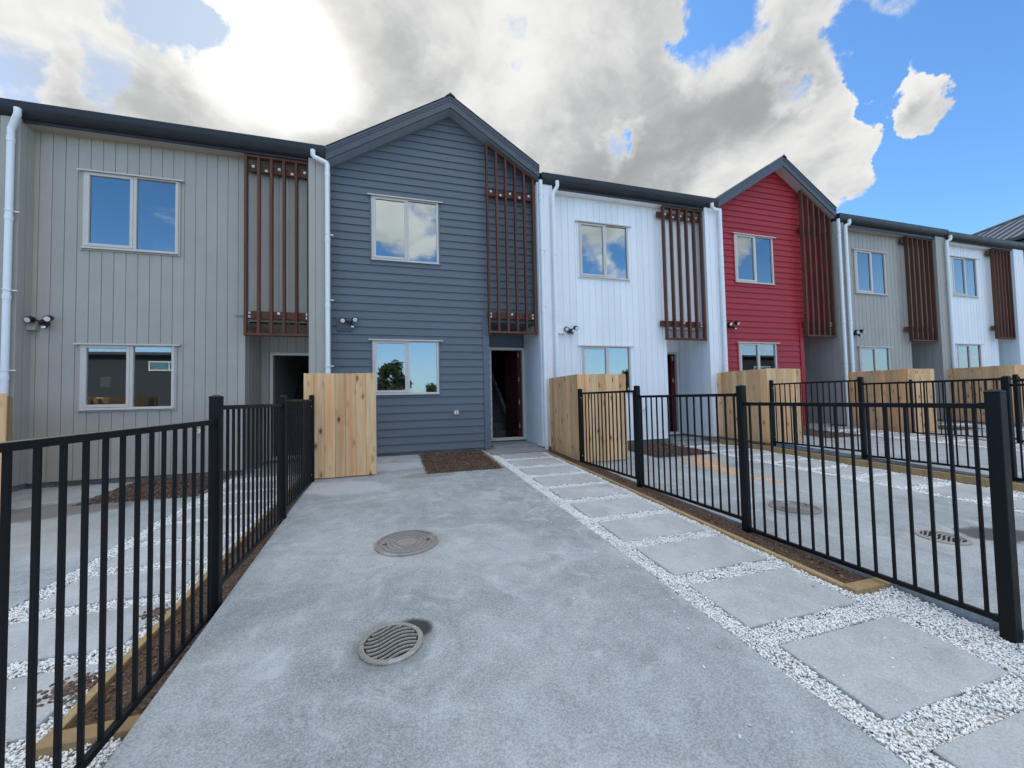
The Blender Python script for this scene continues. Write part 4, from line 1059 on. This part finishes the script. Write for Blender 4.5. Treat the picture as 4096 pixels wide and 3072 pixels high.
# ------------------------------------------------------------------ fences
def fence(name_label, k, bx, posts, rails, lowc):
    """posts: (y, zbase, ztop); rails: (top, bottom) per bay"""
    xs_ = [sh(bx, p[0]) for p in posts]
    e = empty('metal_fence', (xs_[1], posts[1][0], posts[1][1]), name_label, 'fence', 'black tubular fences between the driveways')
    for (y, zb, zt), x in zip(posts, xs_):
        h = .0325
        p = MB().box(x-h, x+h, y-h, y+h, zb-.25, zt-.018, None, .004).build('post', 'fence', e)
        c = MB(); hh = h+.0015; c.box(x-hh, x+hh, y-hh, y+hh, zt-.022, zt-.010, None, .003)
        c.add([(x-hh*.9, y-hh*.9, zt-.010), (x+hh*.9, y-hh*.9, zt-.010), (x+hh*.9, y+hh*.9, zt-.010), (x-hh*.9, y+hh*.9, zt-.010), (x-hh*.4, y-hh*.4, zt), (x+hh*.4, y-hh*.4, zt), (x+hh*.4, y+hh*.4, zt), (x-hh*.4, y+hh*.4, zt)],
              [(0, 1, 5, 4), (1, 2, 6, 5), (2, 3, 7, 6), (3, 0, 4, 7), (4, 5, 6, 7)])
        c.build('post_cap', 'fence', p)
    for i, (zt, zb) in enumerate(rails):
        (ya, xa), (yb, xb) = (posts[i][0], xs_[i]), (posts[i+1][0], xs_[i+1])
        lo, hi = min(ya, yb)+.034, max(ya, yb)-.034
        X = lambda y: xa+(xb-xa)*(y-ya)/(yb-ya)
        g = MB(); nb = 15
        for j in range(nb):
            y = lo+(hi-lo)*(j+.5)/nb; x = X(y)
            g.box(x-.0085, x+.0085, y-.0085, y+.0085, zb+.012, zt-.012, None, .002)
        pn = g.build('panel', 'fence', e)
        for z in (zt-.015, zb+.015):
            r_ = MB(); v = []
            hw, hh = .0135, .0155
            x0_, x1_ = X(lo), X(hi)
            for (x, y) in ((x0_, lo), (x1_, hi)):
                v += [(x-hw, y, z-hh), (x+hw, y, z-hh), (x+hw, y, z+hh), (x-hw, y, z+hh)]
            r_.add(v, [(0, 1, 2, 3), (7, 6, 5, 4), (0, 4, 5, 1), (1, 5, 6, 2), (2, 6, 7, 3), (3, 7, 4, 0)])
            o = recalc(r_.build('rail', 'fence', pn)); o.modifiers.new('bevel', 'BEVEL').width = .002
            for (x, y, s_) in ((x0_, lo, 1), (x1_, hi, -1)): MB().box(x-.017, x+.017, y-.002 if s_ > 0 else y-.03, y+.03 if s_ > 0 else y+.002, z-.019, z+.019, None, .002).build('rail_bracket', 'fence', pn)
        if i == 0:
            sc_ = MB()
            for z in (zt-.10, zb+.12): sc_.tube([(xs_[0]+.0, posts[0][0]-.034, z), (xs_[0], posts[0][0]-.040, z)], .008, 8)
            sc_.build('screw', 'galv', e)
    return e
fence('black metal fence along the left edge of the middle driveway', 0, 3.805,
      [(6.50, .18, 1.518), (4.86, .10, 1.489), (3.14, .02, 1.466), (1.42, -.10, 1.40)], [(1.4455, .205), (1.394, .145), (1.298, .012)], 0)
fence('black metal fence along the right side of the stepping stone path', 1, 8.275,
      [(6.53, .171, 1.553), (4.79, .10, 1.544), (3.075, .03, 1.484), (1.372, -.045, 1.393)], [(1.480, .212), (1.402, .145), (1.312, .062)], 0)
fence('black metal fence in front of the red house, second from the right fence', 2, 12.90,
      [(6.58, .24, 1.680), (4.88, .18, 1.652), (3.17, .10, 1.563), (1.44, .03, 1.47)], [(1.60, .32), (1.535, .25), (1.45, .17)], 0)
fence('black metal fence before the grey house right of the red gable', 3, 17.46,
      [(6.60, .25, 1.665), (4.86, .20, 1.68), (3.12, .12, 1.60), (1.40, .05, 1.50)], [(1.60, .31), (1.56, .27), (1.48, .19)], 0)
fence('black metal fence farthest right, before the white end house', 4, 22.05,
      [(6.60, .30, 1.72), (4.86, .24, 1.72), (3.12, .16, 1.62)], [(1.65, .35), (1.60, .30)], 0)

# ------------------------------------------------------------------ timber bin screens
def binscreen(x0, x1, zb, zt, k, label, sidez=None):
    Y0 = 6.60
    e = empty('timber_screen', (x0, Y0, zb), label, 'timber screen', 'pine bin screens before the houses')
    f = MB(); n = 7 if x1-x0 > .9 else 1; wd = (x1-x0)/n
    x = x0; ws = [random.uniform(.93, 1.07) for _ in range(n)]; sm = sum(ws)
    for i in range(n):
        w_ = (x1-x0)*ws[i]/sm; f.box(x+.0015, x+w_-.0015, Y0+random.uniform(0, .002), Y0+.019, zb+random.uniform(0, .008), zt+random.uniform(-.004, .002), None, .0025); x += w_
    f.build('front_panel', 'pine', e)
    s_ = MB(); y = Y0+.021; n = 10; dl = (8.18-y)/n
    for i in range(n):
        s_.box(x0+.001+random.uniform(0, .002), x0+.020, y+.0015, y+dl-.0015, zb+.03*i/n-.005, zt+random.uniform(-.003, .003)+.0, None, .0025); y += dl
    s_.build('side_panel', 'pine', e)
    p = MB()
    for (a, b_) in ((x0+.022, Y0+.022), (x1-.12, Y0+.022), (x0+.022, 7.95)): p.box(a, a+.095, b_, b_+.095, zb-.1, zt-.03, None, .004)
    for zz_ in (zb+.25, zt-.28): p.box(x0+.118, x1-.125, Y0+.0225, Y0+.065, zz_, zz_+.09, None, .003); p.box(x0+.0225, x0+.065, Y0+.118, 7.948, zz_, zz_+.09, None, .003)
    p.build('post', 'edge', e)
binscreen(3.70, 4.748, .235, 1.852, 1, 'pine board bin screen standing before the dark blue house')
binscreen(8.285, 9.315, .18, 1.825, 2, 'pine board bin screen at the corner of the white house')
binscreen(12.84, 13.83, .31, 1.935, 3, 'pine board bin screen before the red house')
binscreen(17.42, 18.45, .31, 1.935, 4, 'pine board bin screen before the grey house right of the red gable')
binscreen(21.95, 23.0, .38, 2.05, 5, 'pine board bin screen before the white end house')
binscreen(-.78, .275, .0, 1.605, 0, 'pine board bin screen at the far left edge, before the left grey house')

# ------------------------------------------------------------------ behind the camera, seen only mirrored in the windows
def far_house(x0, x1, y0, y1, zt, label, winx):
    e = empty('house', ((x0+x1)/2, (y0+y1)/2, -.36), label, 'house')
    mb = MB(); wall(mb, 'lap', x0, x1, -.36, zt, [(winx[0], winx[1], winx[2], winx[3])], (), lambda u, d, z: (u, y1-d, z))
    mb.add([(x0, y0, -.36), (x0, y1, -.36), (x0, y1, zt), (x0, y0, zt)], [(0, 1, 2, 3)]); mb.add([(x1, y0, -.36), (x1, y1, -.36), (x1, y1, zt), (x1, y0, zt)], [(0, 1, 2, 3)])
    mb.add([(x0, y0, -.36), (x1, y0, -.36), (x1, y0, zt), (x0, y0, zt)], [(0, 1, 2, 3)])
    mb.build('wall', 'darkhouse', e)
    r_ = MB(); r_.box(x0-.3, x1+.3, y0-.3, y1+.35, zt, zt+.16); r_.prism([(y0-.3, zt+.16), (y1+.3, zt+.16), ((y0+y1)/2, zt+.6)], 'x', x0-.3, x1+.3); r_.build('roof', 'slate', e)
    a, b_, c_, d_ = winx; f = MB()
    f.box(a, b_, y1-.02, y1+.05, c_, c_+.07); f.box(a, b_, y1-.02, y1+.05, d_-.07, d_); f.box(a, a+.07, y1-.021, y1+.049, c_, d_); f.box(b_-.07, b_, y1-.021, y1+.049, c_, d_); f.box((a+b_)/2-.03, (a+b_)/2+.03, y1-.019, y1+.048, c_, d_)
    fo = f.build('window', 'pvc', e); MB().box(a+.07, b_-.07, y1-.0, y1+.008, c_+.07, d_-.07).build('pane', 'glass', fo)
far_house(-30, -6.2, -20, -12, 4.45, 'charcoal house with high white window, mirrored in the left lower window', (-9.27, -7.2, 3.52, 4.1))
far_house(32, 46, -20, -12, 4.75, 'charcoal house mirrored in the lower window of the red house', (37, 39, 3.0, 3.9))
def tree(x, y, zt, r, label, zlow=.8, n=2600, leaf=.16):
    e = empty('tree', (x, y, -.36), label, 'tree', 'trees across the road')
    t_ = MB(); t_.tube([(x, y, -.4), (x+.05, y, zt*.35), (x-.03, y+.05, zt*.7)], [.16, .11, .04], 8)
    for i in range(6):
        a = i*1.05; t_.tube([(x, y, zt*(.3+.05*i)), (x+math.cos(a)*r*.6, y+math.sin(a)*r*.6, zt*(.5+.06*i))], [.06, .02], 6)
    t_.build('trunk', 'bark', e)
    nc = 26; cs = []
    for i in range(nc):
        a = rng.uniform(0, 2*math.pi); h = rng.uniform(0, 1); rr = r*math.sqrt(max(.05, 1-(h*1.0)**1.6))*rng.uniform(.3, .95)
        cs.append((x+math.cos(a)*rr, y+math.sin(a)*rr, zlow+h*(zt-zlow-.4)))
    cs = np.array(cs); P_ = cs[rng.integers(0, nc, n)]; d_ = rng.normal(size=(n, 3)); d_ /= np.linalg.norm(d_, axis=1)[:, None]
    P_ = P_+d_*rng.uniform(.3, 1, n)[:, None]*r*.32
    u = rng.normal(size=(n, 3)); u /= np.linalg.norm(u, axis=1)[:, None]; v = np.cross(u, rng.normal(size=(n, 3))); v /= np.linalg.norm(v, axis=1)[:, None]
    s_ = leaf*rng.uniform(.5, 1.1, n)[:, None]
    V = np.stack([P_-u*s_, P_+v*s_*.5, P_+u*s_, P_-v*s_*.5], 1).reshape(-1, 3)-np.array([x, y, -.36])
    b_ = np.arange(n)*4; Fc = np.concatenate([np.stack([b_, b_+1, b_+2], 1), np.stack([b_, b_+2, b_+3], 1)])
    o = npmesh('crown', V, Fc, np.repeat(rng.uniform(0, 1, n), 4), 'leafd', 'x', False); del o['kind']; o.parent = e
tree(4.75, -22, 5.7, 2.1, 'broad green tree mirrored in the lower window of the dark blue house', .3, 6500, .17)
tree(8.6, -26, 3.4, 1.6, 'low bushy tree mirrored at the right of the dark blue house window', .0)
tree(10.8, -27, 3.0, 1.8, 'low spreading tree right of the bushy one across the road', .0)
tree(18.2, -14, 3.9, 1.0, 'small tree mirrored at left in the white house window', .2)
tree(26.0, -16, 4.0, 1.5, 'round tree mirrored at right in the white house window', .2)
tree(48.0, -24, 4.4, 2.6, 'tall green tree mirrored in the end house window', .2)
tree(-2.4, -24, 3.0, 1.7, 'low tree beside the charcoal house across the road', .0)

for o in C.objects:
    if '_base' in o: del o['_base']
